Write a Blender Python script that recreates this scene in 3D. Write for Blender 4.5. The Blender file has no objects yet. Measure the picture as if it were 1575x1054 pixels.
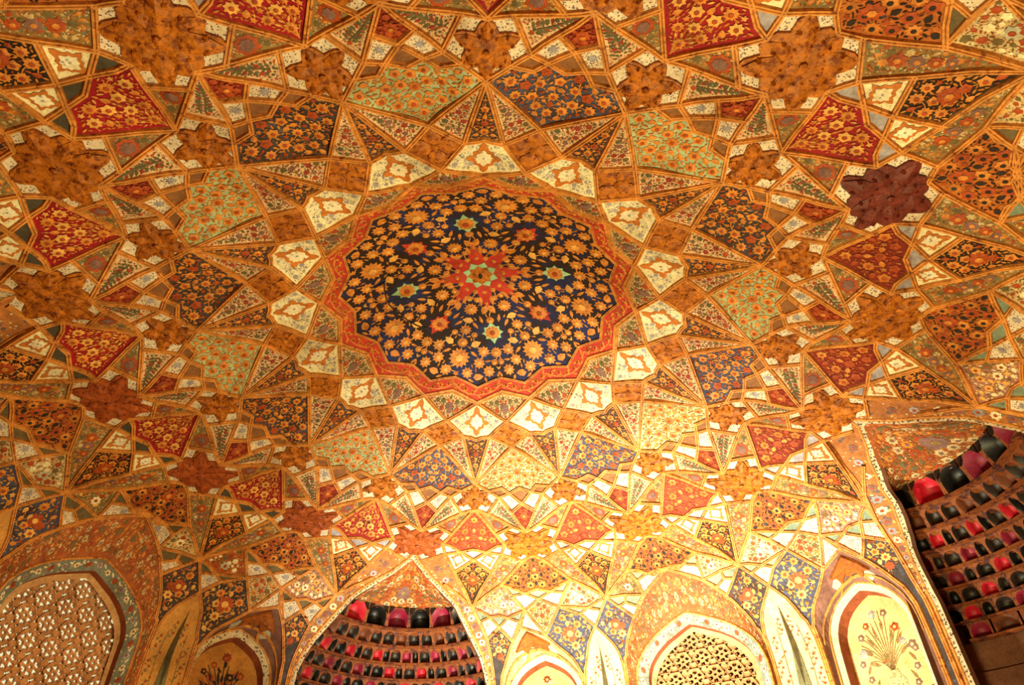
import bpy, bmesh, math, random
import numpy as np
from mathutils import Matrix, Vector, geometry
PI = math.pi
S = 0.6                      # survey unit -> metre
ZOFF = 1.62                  # camera height above the floor
TH0 = 1.691993
SEC = PI / 8
C = bpy.context.scene.collection
scene = bpy.context.scene

# ------------------------------------------------------------------ camera, world, lamps, exposure
cd = bpy.data.cameras.new('camera'); cam = bpy.data.objects.new('camera', cd); C.objects.link(cam)
scene.camera = cam
cd.sensor_fit = 'HORIZONTAL'; cd.sensor_width = 36.0
cd.lens = 1169.088 / 1575 * 36
R = [[0.99738715, 0.07097634, -0.01346201], [-0.05744636, 0.66623474, -0.74352618], [-0.04380391, 0.74235681, 0.6685713]]
m = Matrix(((R[0][0], -R[1][0], -R[2][0]), (R[0][1], -R[1][1], -R[2][1]), (R[0][2], -R[1][2], -R[2][2]))).to_4x4()
m.translation = (0.8028711 * S, -6.80677852 * S, ZOFF)
cam.matrix_world = m
cd.clip_start = 0.02

world = bpy.data.worlds.new('world'); scene.world = world; world.use_nodes = True
bg = world.node_tree.nodes['Background']; bg.inputs[0].default_value = (0.95, 0.88, 0.50, 1); bg.inputs[1].default_value = 0.95

def wpos(k, r, z):
    t = TH0 - k * SEC
    return Vector((r * math.cos(t) * S, r * math.sin(t) * S, z * S + ZOFF))

def lamp(name, kind, pos, target, energy, col, size=0.2, cone=None, blend=1.0):
    l = bpy.data.lights.new(name, kind); o = bpy.data.objects.new(name, l); C.objects.link(o)
    o.location = pos
    if target is not None:
        o.rotation_euler = (target - pos).to_track_quat('-Z', 'Y').to_euler()
    l.energy = energy; l.color = col
    l.shadow_soft_size = size
    if cone: l.spot_size = cone; l.spot_blend = blend
    return o
FILLCOL = (1.0, 0.91, 0.42)
# floodlight standing on the floor before the bright screen window, aimed up at the vault beside it
lamp('flood_lamp', 'SPOT', wpos(1.0, 2.6, -0.9), wpos(1.15, 6.35, 4.75), 3350, (1.0, 0.98, 0.70), 0.12, math.radians(108), 1.0)
# unseen fill light added inside the hall, low below the view
lamp('fill_light', 'POINT', wpos(6.2, 2.4, -0.6), None, 800, FILLCOL, 0.3)

scene.view_settings.view_transform = 'Standard'
scene.view_settings.look = 'None'
scene.view_settings.exposure = 0.0
scene.view_settings.gamma = 1.0
scene.view_settings.use_curve_mapping = False

# ------------------------------------------------------------------ materials
def lin(c): return tuple((x / 12.92 if x <= 0.04045 else ((x + 0.055) / 1.055) ** 2.4) for x in c)
MATS = {}
def mat(name, rgb, var=0.35, scale=7.0, rough=0.75, bump=0.25, speck=None, patch=None, metal=0.0, fine=60.0, grain=.32):
    if name in MATS: return MATS[name]
    m = bpy.data.materials.new(name); m.use_nodes = True; MATS[name] = m
    nt = m.node_tree; N = nt.nodes; L = nt.links
    b = N['Principled BSDF']
    geo = N.new('ShaderNodeNewGeometry')
    c = lin(rgb)
    n1 = N.new('ShaderNodeTexNoise'); n1.inputs['Scale'].default_value = scale; n1.inputs['Detail'].default_value = 6; n1.inputs['Roughness'].default_value = 0.65
    L.new(geo.outputs['Position'], n1.inputs['Vector'])
    r1 = N.new('ShaderNodeValToRGB')
    lo = tuple(x * (1 - var) for x in c); hi = tuple(min(1, x * (1 + var * 0.7)) for x in c)
    r1.color_ramp.elements[0].position = 0.32; r1.color_ramp.elements[0].color = (*lo, 1)
    r1.color_ramp.elements[1].position = 0.68; r1.color_ramp.elements[1].color = (*hi, 1)
    L.new(n1.outputs['Fac'], r1.inputs['Fac']); out = r1.outputs['Color']
    if patch:   # worn patches of a second colour
        pc, amount, ps = patch
        n2 = N.new('ShaderNodeTexNoise'); n2.inputs['Scale'].default_value = ps; n2.inputs['Detail'].default_value = 5; n2.inputs['Roughness'].default_value = 0.7
        L.new(geo.outputs['Position'], n2.inputs['Vector'])
        r2 = N.new('ShaderNodeValToRGB'); r2.color_ramp.elements[0].position = 1 - amount - 0.06; r2.color_ramp.elements[1].position = 1 - amount + 0.06
        L.new(n2.outputs['Fac'], r2.inputs['Fac'])
        mx = N.new('ShaderNodeMixRGB'); mx.inputs['Color2'].default_value = (*lin(pc), 1)
        L.new(r2.outputs['Color'], mx.inputs['Fac']); L.new(out, mx.inputs['Color1']); out = mx.outputs['Color']
    if speck:   # painted dots and dashes
        for sc_, size, sscale in speck:
            vo = N.new('ShaderNodeTexVoronoi'); vo.inputs['Scale'].default_value = sscale
            L.new(geo.outputs['Position'], vo.inputs['Vector'])
            r3 = N.new('ShaderNodeValToRGB'); r3.color_ramp.elements[0].position = size; r3.color_ramp.elements[0].color = (1, 1, 1, 1)
            r3.color_ramp.elements[1].position = size + 0.08; r3.color_ramp.elements[1].color = (0, 0, 0, 1)
            L.new(vo.outputs['Distance'], r3.inputs['Fac'])
            mx = N.new('ShaderNodeMixRGB'); mx.inputs['Color2'].default_value = (*lin(sc_), 1)
            L.new(r3.outputs['Color'], mx.inputs['Fac']); L.new(out, mx.inputs['Color1']); out = mx.outputs['Color']
    n4 = N.new('ShaderNodeTexNoise'); n4.inputs['Scale'].default_value = 55; n4.inputs['Detail'].default_value = 4; n4.inputs['Roughness'].default_value = 0.7
    L.new(geo.outputs['Position'], n4.inputs['Vector'])
    r4 = N.new('ShaderNodeValToRGB'); r4.color_ramp.elements[0].position = .3; r4.color_ramp.elements[0].color = (1 - grain, 1 - grain * 1.15, 1 - grain * 1.25, 1)
    r4.color_ramp.elements[1].position = .62; r4.color_ramp.elements[1].color = (1, 1, 1, 1)
    L.new(n4.outputs['Fac'], r4.inputs['Fac'])
    m4_ = N.new('ShaderNodeMixRGB'); m4_.blend_type = 'MULTIPLY'; m4_.inputs['Fac'].default_value = 1
    L.new(out, m4_.inputs['Color1']); L.new(r4.outputs['Color'], m4_.inputs['Color2']); out = m4_.outputs['Color']
    n5 = N.new('ShaderNodeTexNoise'); n5.inputs['Scale'].default_value = 2.3; n5.inputs['Detail'].default_value = 8; n5.inputs['Roughness'].default_value = 0.75
    L.new(geo.outputs['Position'], n5.inputs['Vector'])
    r5 = N.new('ShaderNodeValToRGB'); r5.color_ramp.elements[0].position = .34; r5.color_ramp.elements[0].color = (.66, .56, .46, 1)
    r5.color_ramp.elements[1].position = .56; r5.color_ramp.elements[1].color = (1, 1, 1, 1)
    L.new(n5.outputs['Fac'], r5.inputs['Fac'])
    m5_ = N.new('ShaderNodeMixRGB'); m5_.blend_type = 'MULTIPLY'; m5_.inputs['Fac'].default_value = 1
    L.new(out, m5_.inputs['Color1']); L.new(r5.outputs['Color'], m5_.inputs['Color2']); out = m5_.outputs['Color']
    L.new(out, b.inputs['Base Color'])
    b.inputs['Roughness'].default_value = rough; b.inputs['Metallic'].default_value = metal
    b.inputs['Specular IOR Level'].default_value = 0.3
    if bump:
        n3 = N.new('ShaderNodeTexNoise'); n3.inputs['Scale'].default_value = fine; n3.inputs['Detail'].default_value = 3
        L.new(geo.outputs['Position'], n3.inputs['Vector'])
        bp = N.new('ShaderNodeBump'); bp.inputs['Strength'].default_value = bump; bp.inputs['Distance'].default_value = 0.006
        L.new(n3.outputs['Fac'], bp.inputs['Height']); L.new(bp.outputs['Normal'], b.inputs['Normal'])
    return m

RIB = mat('rib_gilt', (.84, .56, .27), .35, 9, .6, .5, patch=((.50, .24, .12), .40, 22))
GOLD = mat('gilt_motif', (.83, .53, .22), .35, 16, .55, .45, patch=((.58, .28, .10), .38, 20))
GOLDL = mat('pale_gilt_motif', (.90, .68, .36), .3, 16, .55, .4)
RUST = mat('rust_motif', (.66, .28, .10), .35, 16, .65, .4)
CREAM = mat('cream_plaster', (.93, .89, .74), .14, 6, .8, .2, speck=[((.66, .63, .66), .16, 42)])
CREAMD = mat('cream_inner', (.93, .90, .80), .14, 6, .8, .2, speck=[((.62, .62, .68), .2, 30)])
SPECK = mat('speckled_cream', (.88, .82, .74), .15, 8, .8, .2, speck=[((.42, .36, .44), .26, 62), ((.5, .28, .2), .16, 48)])
TAN = mat('tan_plaster', (.80, .70, .52), .25, 12, .8, .3, speck=[((.62, .36, .22), .22, 46), ((.52, .50, .42), .2, 36)])
MAUVE = mat('mauve_motif', (.52, .38, .36), .3, 12, .8, .2)
ORNG = mat('cartouche_orange', (.76, .45, .17), .3, 14, .7, .3)
SQR = mat('boss_brown_gold', (.74, .43, .10), .35, 18, .6, .9, patch=((.48, .23, .06), .46, 24), fine=45)
SQR2 = mat('boss_russet', (.66, .32, .13), .35, 18, .6, .9, patch=((.46, .18, .08), .42, 24), fine=45)
STARB = mat('half_star_shaded', (.62, .34, .10), .35, 18, .7, .9, patch=((.46, .22, .07), .4, 20), fine=45)  # boss brown made darker to carry the shade under the hood
SQR3 = mat('boss_maroon', (.42, .16, .13), .4, 18, .6, .9, patch=((.58, .26, .10), .35, 24), fine=45)
DARK = mat('dark_slate_ground', (.27, .23, .24), .4, 8, .85, .3, patch=((.36, .36, .46), .38, 9))
BLUE = mat('slate_blue_ground', (.30, .32, .44), .4, 8, .85, .3, patch=((.24, .20, .22), .45, 8))
GREEN = mat('sage_green_ground', (.66, .72, .58), .25, 8, .85, .3, patch=((.62, .52, .34), .34, 10))
PINKC = mat('pink_cream_plaster', (.86, .72, .57), .2, 10, .8, .25, speck=[((.70, .26, .18), .24, 40), ((.40, .42, .28), .2, 30)])
REDS = mat('red_motif', (.58, .22, .16), .3, 14, .8, .2)
LEAFG = mat('leaf_green_motif', (.38, .37, .26), .3, 14, .8, .2)
BROWN = mat('brown_tile', (.54, .36, .22), .3, 12, .8, .4)
DIA = mat('oxblood_ground', (.52, .13, .09), .35, 10, .75, .4)
RED = mat('crimson_ground', (.60, .04, .11), .3, 6, .7, .3, patch=((.36, .04, .08), .36, 8))
OLIVEM = mat('olive_motif', (.44, .38, .24), .3, 14, .8, .3)
REDT = mat('terracotta_ground', (.66, .24, .15), .35, 9, .75, .5, patch=((.52, .13, .08), .45, 9))
REDB = mat('brick_ground', (.52, .14, .09), .35, 9, .75, .5, patch=((.40, .07, .07), .45, 9))
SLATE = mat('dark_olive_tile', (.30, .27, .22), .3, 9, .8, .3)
DKTILE = mat('brown_green_tile', (.42, .36, .25), .3, 9, .8, .3)
TREED = mat('tree_panel_dimmed', (.80, .58, .30), .2, 6, .8, .3)  # darker copy of the cypress ground, weaker light put into its colour
OLIVE = mat('olive_ground', (.56, .44, .26), .35, 14, .8, .5, speck=[((.80, .74, .62), .2, 44), ((.60, .34, .18), .25, 26), ((.44, .46, .36), .2, 20)])
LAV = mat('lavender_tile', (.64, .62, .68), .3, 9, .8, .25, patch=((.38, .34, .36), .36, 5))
BLACK = mat('soot_black_ground', (.18, .12, .09), .4, 9, .8, .3, patch=((.28, .26, .30), .32, 8))
ARAB = mat('orange_arabesque_ground', (.70, .38, .13), .35, 12, .7, .6, patch=((.54, .22, .12), .34, 10))
INK = mat('ink_scroll', (.17, .13, .12), .3, 12, .8, .2, patch=((.30, .34, .42), .34, 9))
NAVY = mat('navy_ground', (.14, .17, .38), .5, 5, .8, .3, patch=((.16, .10, .10), .52, 4))
TURQ = mat('turquoise_motif', (.62, .80, .66), .15, 10, .8, .2)
BRED = mat('border_red', (.74, .22, .17), .3, 8, .8, .3, patch=((.64, .34, .18), .42, 5))
SCOOP = mat('russet_floral_ground', (.66, .36, .18), .35, 9, .75, .4, speck=[((.80, .66, .46), .16, 26)], patch=((.50, .22, .12), .38, 7))
GREYF = mat('grey_floral_band', (.50, .52, .50), .25, 9, .8, .25, speck=[((.84, .80, .70), .24, 26), ((.66, .40, .26), .16, 14)])
STRIP = mat('script_strip', (.80, .72, .60), .2, 9, .8, .3, speck=[((.28, .22, .20), .26, 34)])
BORD = mat('arch_border_orange', (.68, .42, .22), .35, 10, .75, .4, speck=[((.82, .74, .60), .15, 22), ((.40, .34, .34), .18, 12)])
TREEG = mat('tree_panel_cream', (.90, .80, .60), .16, 5, .8, .25)
TREE = mat('cypress_motif', (.46, .44, .32), .3, 12, .85, .2)
PURP = mat('dusky_mauve_plaster', (.52, .36, .32), .3, 9, .8, .3)
PALEB = mat('pale_grey_band', (.72, .72, .66), .2, 9, .8, .2)
JALI = mat('sandstone_lattice', (.80, .58, .40), .2, 9, .8, .3)
JFRM = mat('lattice_moulding', (.82, .64, .46), .2, 9, .75, .3)
NICHEW = mat('niche_reveal_russet', (.56, .28, .16), .3, 7, .8, .3)
NBACK = mat('niche_back_plaster', (.88, .76, .52), .18, 6, .8, .3)
PINKP = mat('pink_panel_ground', (.66, .44, .38), .25, 10, .8, .35, speck=[((.86, .78, .66), .22, 34)])
TEAL = mat('teal_tile', (.50, .56, .50), .25, 9, .8, .3)
CELLP = mat('muqarnas_pink', (.70, .07, .16), .25, 8, .55, .15)
CELLM = mat('muqarnas_magenta', (.50, .08, .20), .25, 8, .55, .15)
CELLB = mat('muqarnas_black', (.06, .04, .04), .35, 8, .45, .15)
CELLG = mat('muqarnas_grey', (.15, .10, .08), .35, 8, .5, .15)
CELLO = mat('muqarnas_ochre', (.40, .20, .10), .35, 8, .6, .15)
CELLF = mat('muqarnas_frame', (.56, .29, .11), .4, 14, .75, .6, patch=((.28, .12, .11), .48, 14))  # lowered tone and extra dark patches imitate the weak light in the recess
WALLB = mat('bare_wall_plaster', (.42, .26, .18), .3, 5, .85, .4)
FLOORM = mat('sandstone_floor', (.66, .48, .34), .25, 4, .8, .3)

# ------------------------------------------------------------------ vault surface
def pchip(xs, ys):
    xs = np.array(xs, float); ys = np.array(ys, float)
    h = np.diff(xs); d = np.diff(ys) / h
    mm = np.zeros(len(xs)); mm[0] = d[0]; mm[-1] = d[-1]
    for i in range(1, len(xs) - 1):
        if d[i - 1] * d[i] > 0:
            w1 = 2 * h[i] + h[i - 1]; w2 = h[i] + 2 * h[i - 1]
            mm[i] = (w1 + w2) / (w1 / d[i - 1] + w2 / d[i])
    def f(x):
        x = np.asarray(x, float)
        i = np.clip(np.searchsorted(xs, x) - 1, 0, len(h) - 1)
        t = (x - xs[i]) / h[i]
        return ((1 + 2 * t) * (1 - t) ** 2 * ys[i] + t * (1 - t) ** 2 * h[i] * mm[i] + t * t * (3 - 2 * t) * ys[i + 1] + t * t * (t - 1) * h[i] * mm[i + 1])
    return f
low_r = [5.50, 5.67, 5.88, 6.25, 6.55, 6.75, 6.80, 6.81]
low_z = [5.585, 5.50, 5.345, 5.03, 4.62, 4.12, 3.10, -2.7]
ZK = pchip([-.5, 0, 1, 1.66, 2.0, 2.54, 3.38, 4.0, 4.94, 5.3, 5.55, 5.88, 6.3], [7.34, 7.38, 7.23, 6.97, 6.7775, 6.567, 6.265, 6.168, 5.76, 5.62, 5.545, 5.345, 4.98])
ZH = pchip([-.5, 0, 1, 1.66, 2.23, 2.79, 3.8, 4.29, 5.0, 5.5, 5.67, 5.88, 6.3], [7.34, 7.38, 7.23, 6.97, 6.592, 6.542, 6.16, 5.906, 5.835, 5.585, 5.50, 5.345, 4.98])
LOWF = pchip(low_z[::-1], low_r[::-1])
_zz = np.concatenate([np.linspace(5.88, 3.1, 240), np.linspace(3.05, -2.7, 40)])
_rz = np.where(_zz > 5.585, np.interp(_zz, [5.585, 5.79, 5.83, 5.88], [5.5, 5.14, 5.0, 4.66]), LOWF(_zz))
_ss = np.concatenate([[0], np.cumsum(np.hypot(np.diff(_rz), np.diff(_zz)))])
def s_of_z(z): return float(np.interp(-z, -_zz, _ss))
def z_of_r(r): return float(np.interp(r, _rz[:220], _zz[:220]))

class Dom:
    look = np.array([0, 0, 2.0])
    def pts(s, uv, h):
        uv = np.asarray(uv, float).reshape(-1, 2); h = np.asarray(h, float).reshape(-1, 1)
        p = s.base(uv); e = 1e-3
        a = s.base(uv + [e, 0]) - s.base(uv - [e, 0]); b = s.base(uv + [0, e]) - s.base(uv - [0, e])
        n = np.cross(a, b); ln = np.linalg.norm(n, axis=1, keepdims=True); n = n / np.maximum(ln, 1e-12)
        sg = np.sign(((s.look - p) * n).sum(1, keepdims=True)); sg[sg == 0] = 1
        return (p + n * sg * h) * S + np.array([0, 0, ZOFF])
class Plan(Dom):
    def base(s, uv):
        r = np.hypot(uv[:, 0], uv[:, 1]); k = (TH0 - np.arctan2(uv[:, 1], uv[:, 0])) / SEC
        w = (1 + np.cos(2 * PI * k)) / 2
        z = w * ZK(r) + (1 - w) * ZH(r)
        return np.column_stack([uv, z])
PLAN = Plan()
class Cyl(Dom):
    """lower vault: u = a * SEC * 6.2 along the wall from the arch axis, v = arc length downwards"""
    def __init__(s, m4, side, warp=False): s.m4 = m4; s.side = side; s.warp = warp
    def base(s, uv):
        a = uv[:, 0] / (SEC * 6.2); r = np.interp(uv[:, 1], _ss, _rz); z = np.interp(uv[:, 1], _ss, _zz)
        if s.warp: a = a + warp_da(a, z)
        t = TH0 - (s.m4 + s.side * a) * SEC
        return np.column_stack([r * np.cos(t), r * np.sin(t), z])
def warp_da(a, z):
    late = np.interp(-z, [-5.35, -4.9, -4.3, 0], [0, .75, 1.0, 1.0]); early = np.interp(-z, [-5.62, -5.24, -4.8, -4.3, 0], [0, .95, 1.25, 1.1, 1.05])
    f = np.clip((a - .44) / .10, 0, 1) * (z > 4.6) + 1.0 * (z <= 4.6); ramp = early * (1 - f) + late * f
    return ramp * np.interp(a, [0, .62, .76, .86, 1.2, 1.35, 1.5, 2.0], [-.07, -.07, -.03, 0, .02, .04, .06, .06])
class Loft(Dom):
    """ruled sheet between two 3-D polylines; u,v in survey units"""
    def __init__(s, A, B, look=None, bulge=0.0):
        s.A = np.asarray(A, float); s.B = np.asarray(B, float)
        s.n = len(s.A); d = np.linalg.norm(np.diff(s.A, axis=0), axis=1)
        s.t = np.concatenate([[0], np.cumsum(d)]); s.W = float(np.linalg.norm(s.A - s.B, axis=1).mean()); s.Lh = s.t[-1]; s.bulge = bulge
        if look is not None: s.look = np.asarray(look, float)
    def base(s, uv):
        u = np.clip(uv[:, 0], -0.01, s.Lh + 0.01); v = (uv[:, 1] / s.W)[:, None]
        a = np.column_stack([np.interp(u, s.t, s.A[:, i]) for i in range(3)]); b = np.column_stack([np.interp(u, s.t, s.B[:, i]) for i in range(3)])
        a[:, 0] += (uv[:, 0] - u) * 1e-3
        p = a * (1 - v) + b * v
        if s.bulge:
            p[:, 2] += s.bulge * 4 * v[:, 0] * (1 - v[:, 0])
        return p
class Flat(Dom):
    def __init__(s, o, eu, ev, look=None): s.o = np.asarray(o, float); s.eu = np.asarray(eu, float); s.ev = np.asarray(ev, float)
    def base(s, uv): return s.o + uv[:, :1] * s.eu + uv[:, 1:2] * s.ev

def inside(poly, x, y):
    c = False; n = len(poly); j = n - 1
    for i in range(n):
        xi, yi = poly[i]; xj, yj = poly[j]
        if (yi > y) != (yj > y) and x < (xj - xi) * (y - yi) / (yj - yi) + xi: c = not c
        j = i
    return c
def edge_dist(poly, x, y):
    d = 9
    for i in range(len(poly)):
        ax, ay = poly[i - 1]; bx, by = poly[i]
        dx, dy = bx - ax, by - ay; L2 = dx * dx + dy * dy
        t = 0 if L2 == 0 else max(0, min(1, ((x - ax) * dx + (y - ay) * dy) / L2))
        d = min(d, math.hypot(x - ax - t * dx, y - ay - t * dy))
    return d

class PB:
    """collects one mesh in the 2-D domain of a surface, then maps it to 3-D"""
    def __init__(s, dom): s.dom = dom; s.uv = []; s.h = []; s.f = []; s.mi = []; s.mats = []
    def mid(s, mt):
        if mt not in s.mats: s.mats.append(mt)
        return s.mats.index(mt)
    def v(s, u, w, h): s.uv.append((u, w)); s.h.append(h); return len(s.uv) - 1
    def face(s, idx, mt): s.f.append(idx); s.mi.append(s.mid(mt))
    def ngon(s, poly, mt, h=0.0, step=0.15, skirt=0.06):
        bm = bmesh.new()
        vs = [bm.verts.new((x, y, 0)) for x, y in poly]; bm.faces.new(vs)
        xs = [p[0] for p in poly]; ys = [p[1] for p in poly]
        for axis, lo, hi in ((0, min(xs), max(xs)), (1, min(ys), max(ys))):
            n = int((hi - lo) / step)
            for i in range(1, n + 1):
                co = lo + (hi - lo) * i / (n + 1); p = [0, 0, 0]; p[axis] = co; no = [0, 0, 0]; no[axis] = 1
                bmesh.ops.bisect_plane(bm, geom=bm.verts[:] + bm.edges[:] + bm.faces[:], plane_co=p, plane_no=no, dist=1e-5)
        bmesh.ops.triangulate(bm, faces=bm.faces[:])
        bm.verts.index_update(); off = len(s.uv)
        for q in bm.verts: s.v(q.co.x, q.co.y, h)
        for f in bm.faces: s.face([off + q.index for q in f.verts], mt)
        if skirt:
            low = {}
            for e in bm.edges:
                if len(e.link_faces) == 1:
                    f = e.link_faces[0]; a, b = e.verts
                    for q in (a, b):
                        if q.index not in low: low[q.index] = s.v(q.co.x, q.co.y, h - skirt)
                    L = [x for x in f.verts]; i = L.index(a)
                    if L[(i + 1) % 3] is not b: a, b = b, a
                    s.face([off + b.index, off + a.index, low[a.index], low[b.index]], mt)
        bm.free()
    def fan(s, poly, h0, h1, mt, c=None, skirt=True):
        n = len(poly)
        if c is None: c = (sum(p[0] for p in poly) / n, sum(p[1] for p in poly) / n)
        ci = s.v(c[0], c[1], h1); r = [s.v(x, y, h0) for x, y in poly]
        for i in range(n): s.face([ci, r[i], r[(i + 1) % n]], mt)
        if skirt:
            q = [s.v(x, y, 0) for x, y in poly]
            for i in range(n): s.face([r[i], q[i], q[(i + 1) % n], r[(i + 1) % n]], mt)
    def flower(s, x, y, Rr, n, mt, rot=0.0, inn=.68, h=.012, eye=None, skirt=False):
        p = []
        for i in range(2 * n):
            r = Rr if i % 2 == 0 else Rr * inn; t = rot + PI * i / n
            p.append((x + r * math.cos(t), y + r * math.sin(t)))
        s.fan(p, h * .7, h * 1.5, mt, (x, y), skirt)
        if eye:
            s.fan([(x + Rr * .36 * math.cos(PI * i / 3), y + Rr * .36 * math.sin(PI * i / 3)) for i in range(6)], h * 1.6, h * 2, eye, (x, y), False)
    def leaf(s, x, y, ang, Ln, W, mt, h=.012):
        ca, sa = math.cos(ang), math.sin(ang)
        q = [(-.5, 0), (-.2, -.5), (.15, -.42), (.5, 0), (.15, .42), (-.2, .5)]
        p = [(x + Ln * a * ca - W * b * sa, y + Ln * a * sa + W * b * ca) for a, b in q]
        s.fan(p, h * .7, h * 1.3, mt, (x, y), False)
    def stem(s, p0, p1, bend, w, mt, h=.007, n=4):
        dx, dy = p1[0] - p0[0], p1[1] - p0[1]; L = math.hypot(dx, dy)
        if L < 1e-6: return
        nx, ny = -dy / L, dx / L; prev = None
        for i in range(n + 1):
            t = i / n; b = bend * 4 * t * (1 - t)
            x = p0[0] + dx * t + nx * b; y = p0[1] + dy * t + ny * b
            cur = (s.v(x - nx * w, y - ny * w, h), s.v(x + nx * w, y + ny * w, h))
            if prev: s.face([prev[0], prev[1], cur[1], cur[0]], mt)
            prev = cur
    def mesh(s, name):
        P = s.dom.pts(s.uv, s.h)
        me = bpy.data.meshes.new(name); me.from_pydata(P.tolist(), [], s.f)
        for mt in s.mats: me.materials.append(mt)
        me.polygons.foreach_set('material_index', s.mi)
        # face the hall
        Lk = s.dom.look * S + np.array([0, 0, ZOFF])
        nf = len(s.f); no = np.zeros(nf * 3); me.polygons.foreach_get('normal', no); ce = np.zeros(nf * 3); me.polygons.foreach_get('center', ce)
        no = no.reshape(-1, 3); ce = ce.reshape(-1, 3)
        ar = np.zeros(nf); me.polygons.foreach_get('area', ar)
        if (((Lk - ce) * no).sum(1) * ar).sum() < 0: me.flip_normals()
        me.update(); return me

def link(name, me, parent=None, rot=0.0, kind=None, label=None):
    o = bpy.data.objects.new(name, me); C.objects.link(o)
    if parent is not None: o.parent = parent
    if rot: o.rotation_euler = (0, 0, rot)
    if kind: o['kind'] = kind
    if label: o['label'] = label
    return o
def root(name, label, cat, me=None):
    o = bpy.data.objects.new(name, me); C.objects.link(o)
    o['kind'] = 'structure'; o['label'] = label; o['category'] = cat
    return o

# ------------------------------------------------------------------ arabesque filling
def arabesque(pb, poly, seed, axis=None, big=.085, sizes=None, mats=(GOLD, GOLD, RUST), eye=RUST, margin=.045, stems=True, density=1.0, h=.014, rootpt=None, lm=None):
    """symmetric floral relief: rosettes, buds and leaves packed in a polygon; axis = (point, angle)"""
    rnd = random.Random(seed)
    xs = [p[0] for p in poly]; ys = [p[1] for p in poly]
    if axis: (ox, oy), an = axis; ca, sa = math.cos(an), math.sin(an)
    def mir(x, y):
        dx, dy = x - ox, y - oy; a = dx * ca + dy * sa; b = -dx * sa + dy * ca
        return ox + a * ca + b * sa, oy + a * sa - b * ca, b
    placed = []
    area = abs(sum(poly[i - 1][0] * poly[i][1] - poly[i][0] * poly[i - 1][1] for i in range(len(poly)))) / 2
    for R0, typ, tries in ((big, 'f', 60), (big * .66, 'b', 160), (big * .5, 'f2', 160), (big * .4, 'l', 420), (big * .27, 'l', 900)):
        tries = int(tries * density * max(.4, min(6, area / (big * big * 40))))
        for _ in range(tries):
            x = rnd.uniform(min(xs), max(xs)); y = rnd.uniform(min(ys), max(ys))
            on = False
            if axis:
                mx, my, b = mir(x, y)
                if abs(b) < R0 * .9:
                    x, y = (x + mx) / 2, (y + my) / 2; on = True; mx, my = x, y
            if not inside(poly, x, y) or edge_dist(poly, x, y) < R0 + margin * .5: continue
            gap = 1.0 if typ != 'l' else .92
            if any(math.hypot(x - q[0], y - q[1]) < (R0 + q[2]) * gap for q in placed): continue
            if axis and not on and any(math.hypot(mx - q[0], my - q[1]) < (R0 + q[2]) * gap for q in placed): continue
            ang = rnd.uniform(0, 2 * PI); mt = rnd.choice(lm if (lm and typ in 'lb') else mats); sc = rnd.uniform(.9, 1.08); n = rnd.choice((5, 6, 8, 9)); bend = rnd.uniform(-.03, .03)
            for flip in ((False,) if (on or not axis) else (False, True)):
                px, py, a2 = x, y, ang
                if flip: px, py = mx, my; a2 = 2 * an - ang
                if on: a2 = an
                if stems and placed and typ in ('f', 'b', 'f2'):
                    q = min(placed, key=lambda q: math.hypot(px - q[0], py - q[1]))
                    if math.hypot(px - q[0], py - q[1]) < big * 4:
                        pb.stem((px, py), (q[0], q[1]), bend * (-1 if flip else 1), big * .075, mats[0], h * .6)
                if typ == 'f': pb.flower(px, py, R0 * sc, n, mt, a2, .72, h, eye)
                elif typ == 'f2': pb.flower(px, py, R0 * sc, 5, mt, a2, .55, h)
                elif typ == 'b': pb.leaf(px, py, a2, R0 * 2.1, R0 * 1.35, mt, h)
                else: pb.leaf(px, py, a2, R0 * 2.3, R0 * .85, mt, h)
                placed.append((px, py, R0 * .95))
    if rootpt:
        for q in placed[:12]:
            pb.stem(rootpt, (q[0], q[1]), .02, big * .035, mats[0], h * .4)
    return placed

def shrink(poly, d):
    n = len(poly); cx = sum(p[0] for p in poly) / n; cy = sum(p[1] for p in poly) / n
    return [(x + (cx - x) * min(.5, d / max(.05, math.hypot(x - cx, y - cy))), y + (cy - y) * min(.5, d / max(.05, math.hypot(x - cx, y - cy)))) for x, y in poly]
def centroid(poly): return (sum(p[0] for p in poly) / len(poly), sum(p[1] for p in poly) / len(poly))
def cartouche(pb, c, ang, Rr):
    def shape(R0, ear):
        out = []
        for i in range(32):
            t = 2 * PI * i / 32
            r = R0 * (.70 + .08 * math.cos(8 * t) + ear * max(0, math.cos(2 * t)) ** 4 * .55 + ear * max(0, -math.cos(2 * t)) ** 6 * .25)
            out.append((c[0] + r * math.cos(t + ang), c[1] + r * math.sin(t + ang)))
        return out
    pb.fan(shape(Rr, 1.0), .008, .008, ORNG, c, False)
    pb.fan(shape(Rr * .70, .40), .012, .012, CREAMD, c, False)
    pb.flower(c[0], c[1], Rr * .2, 6, LAV, ang, .6, .012)

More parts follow.
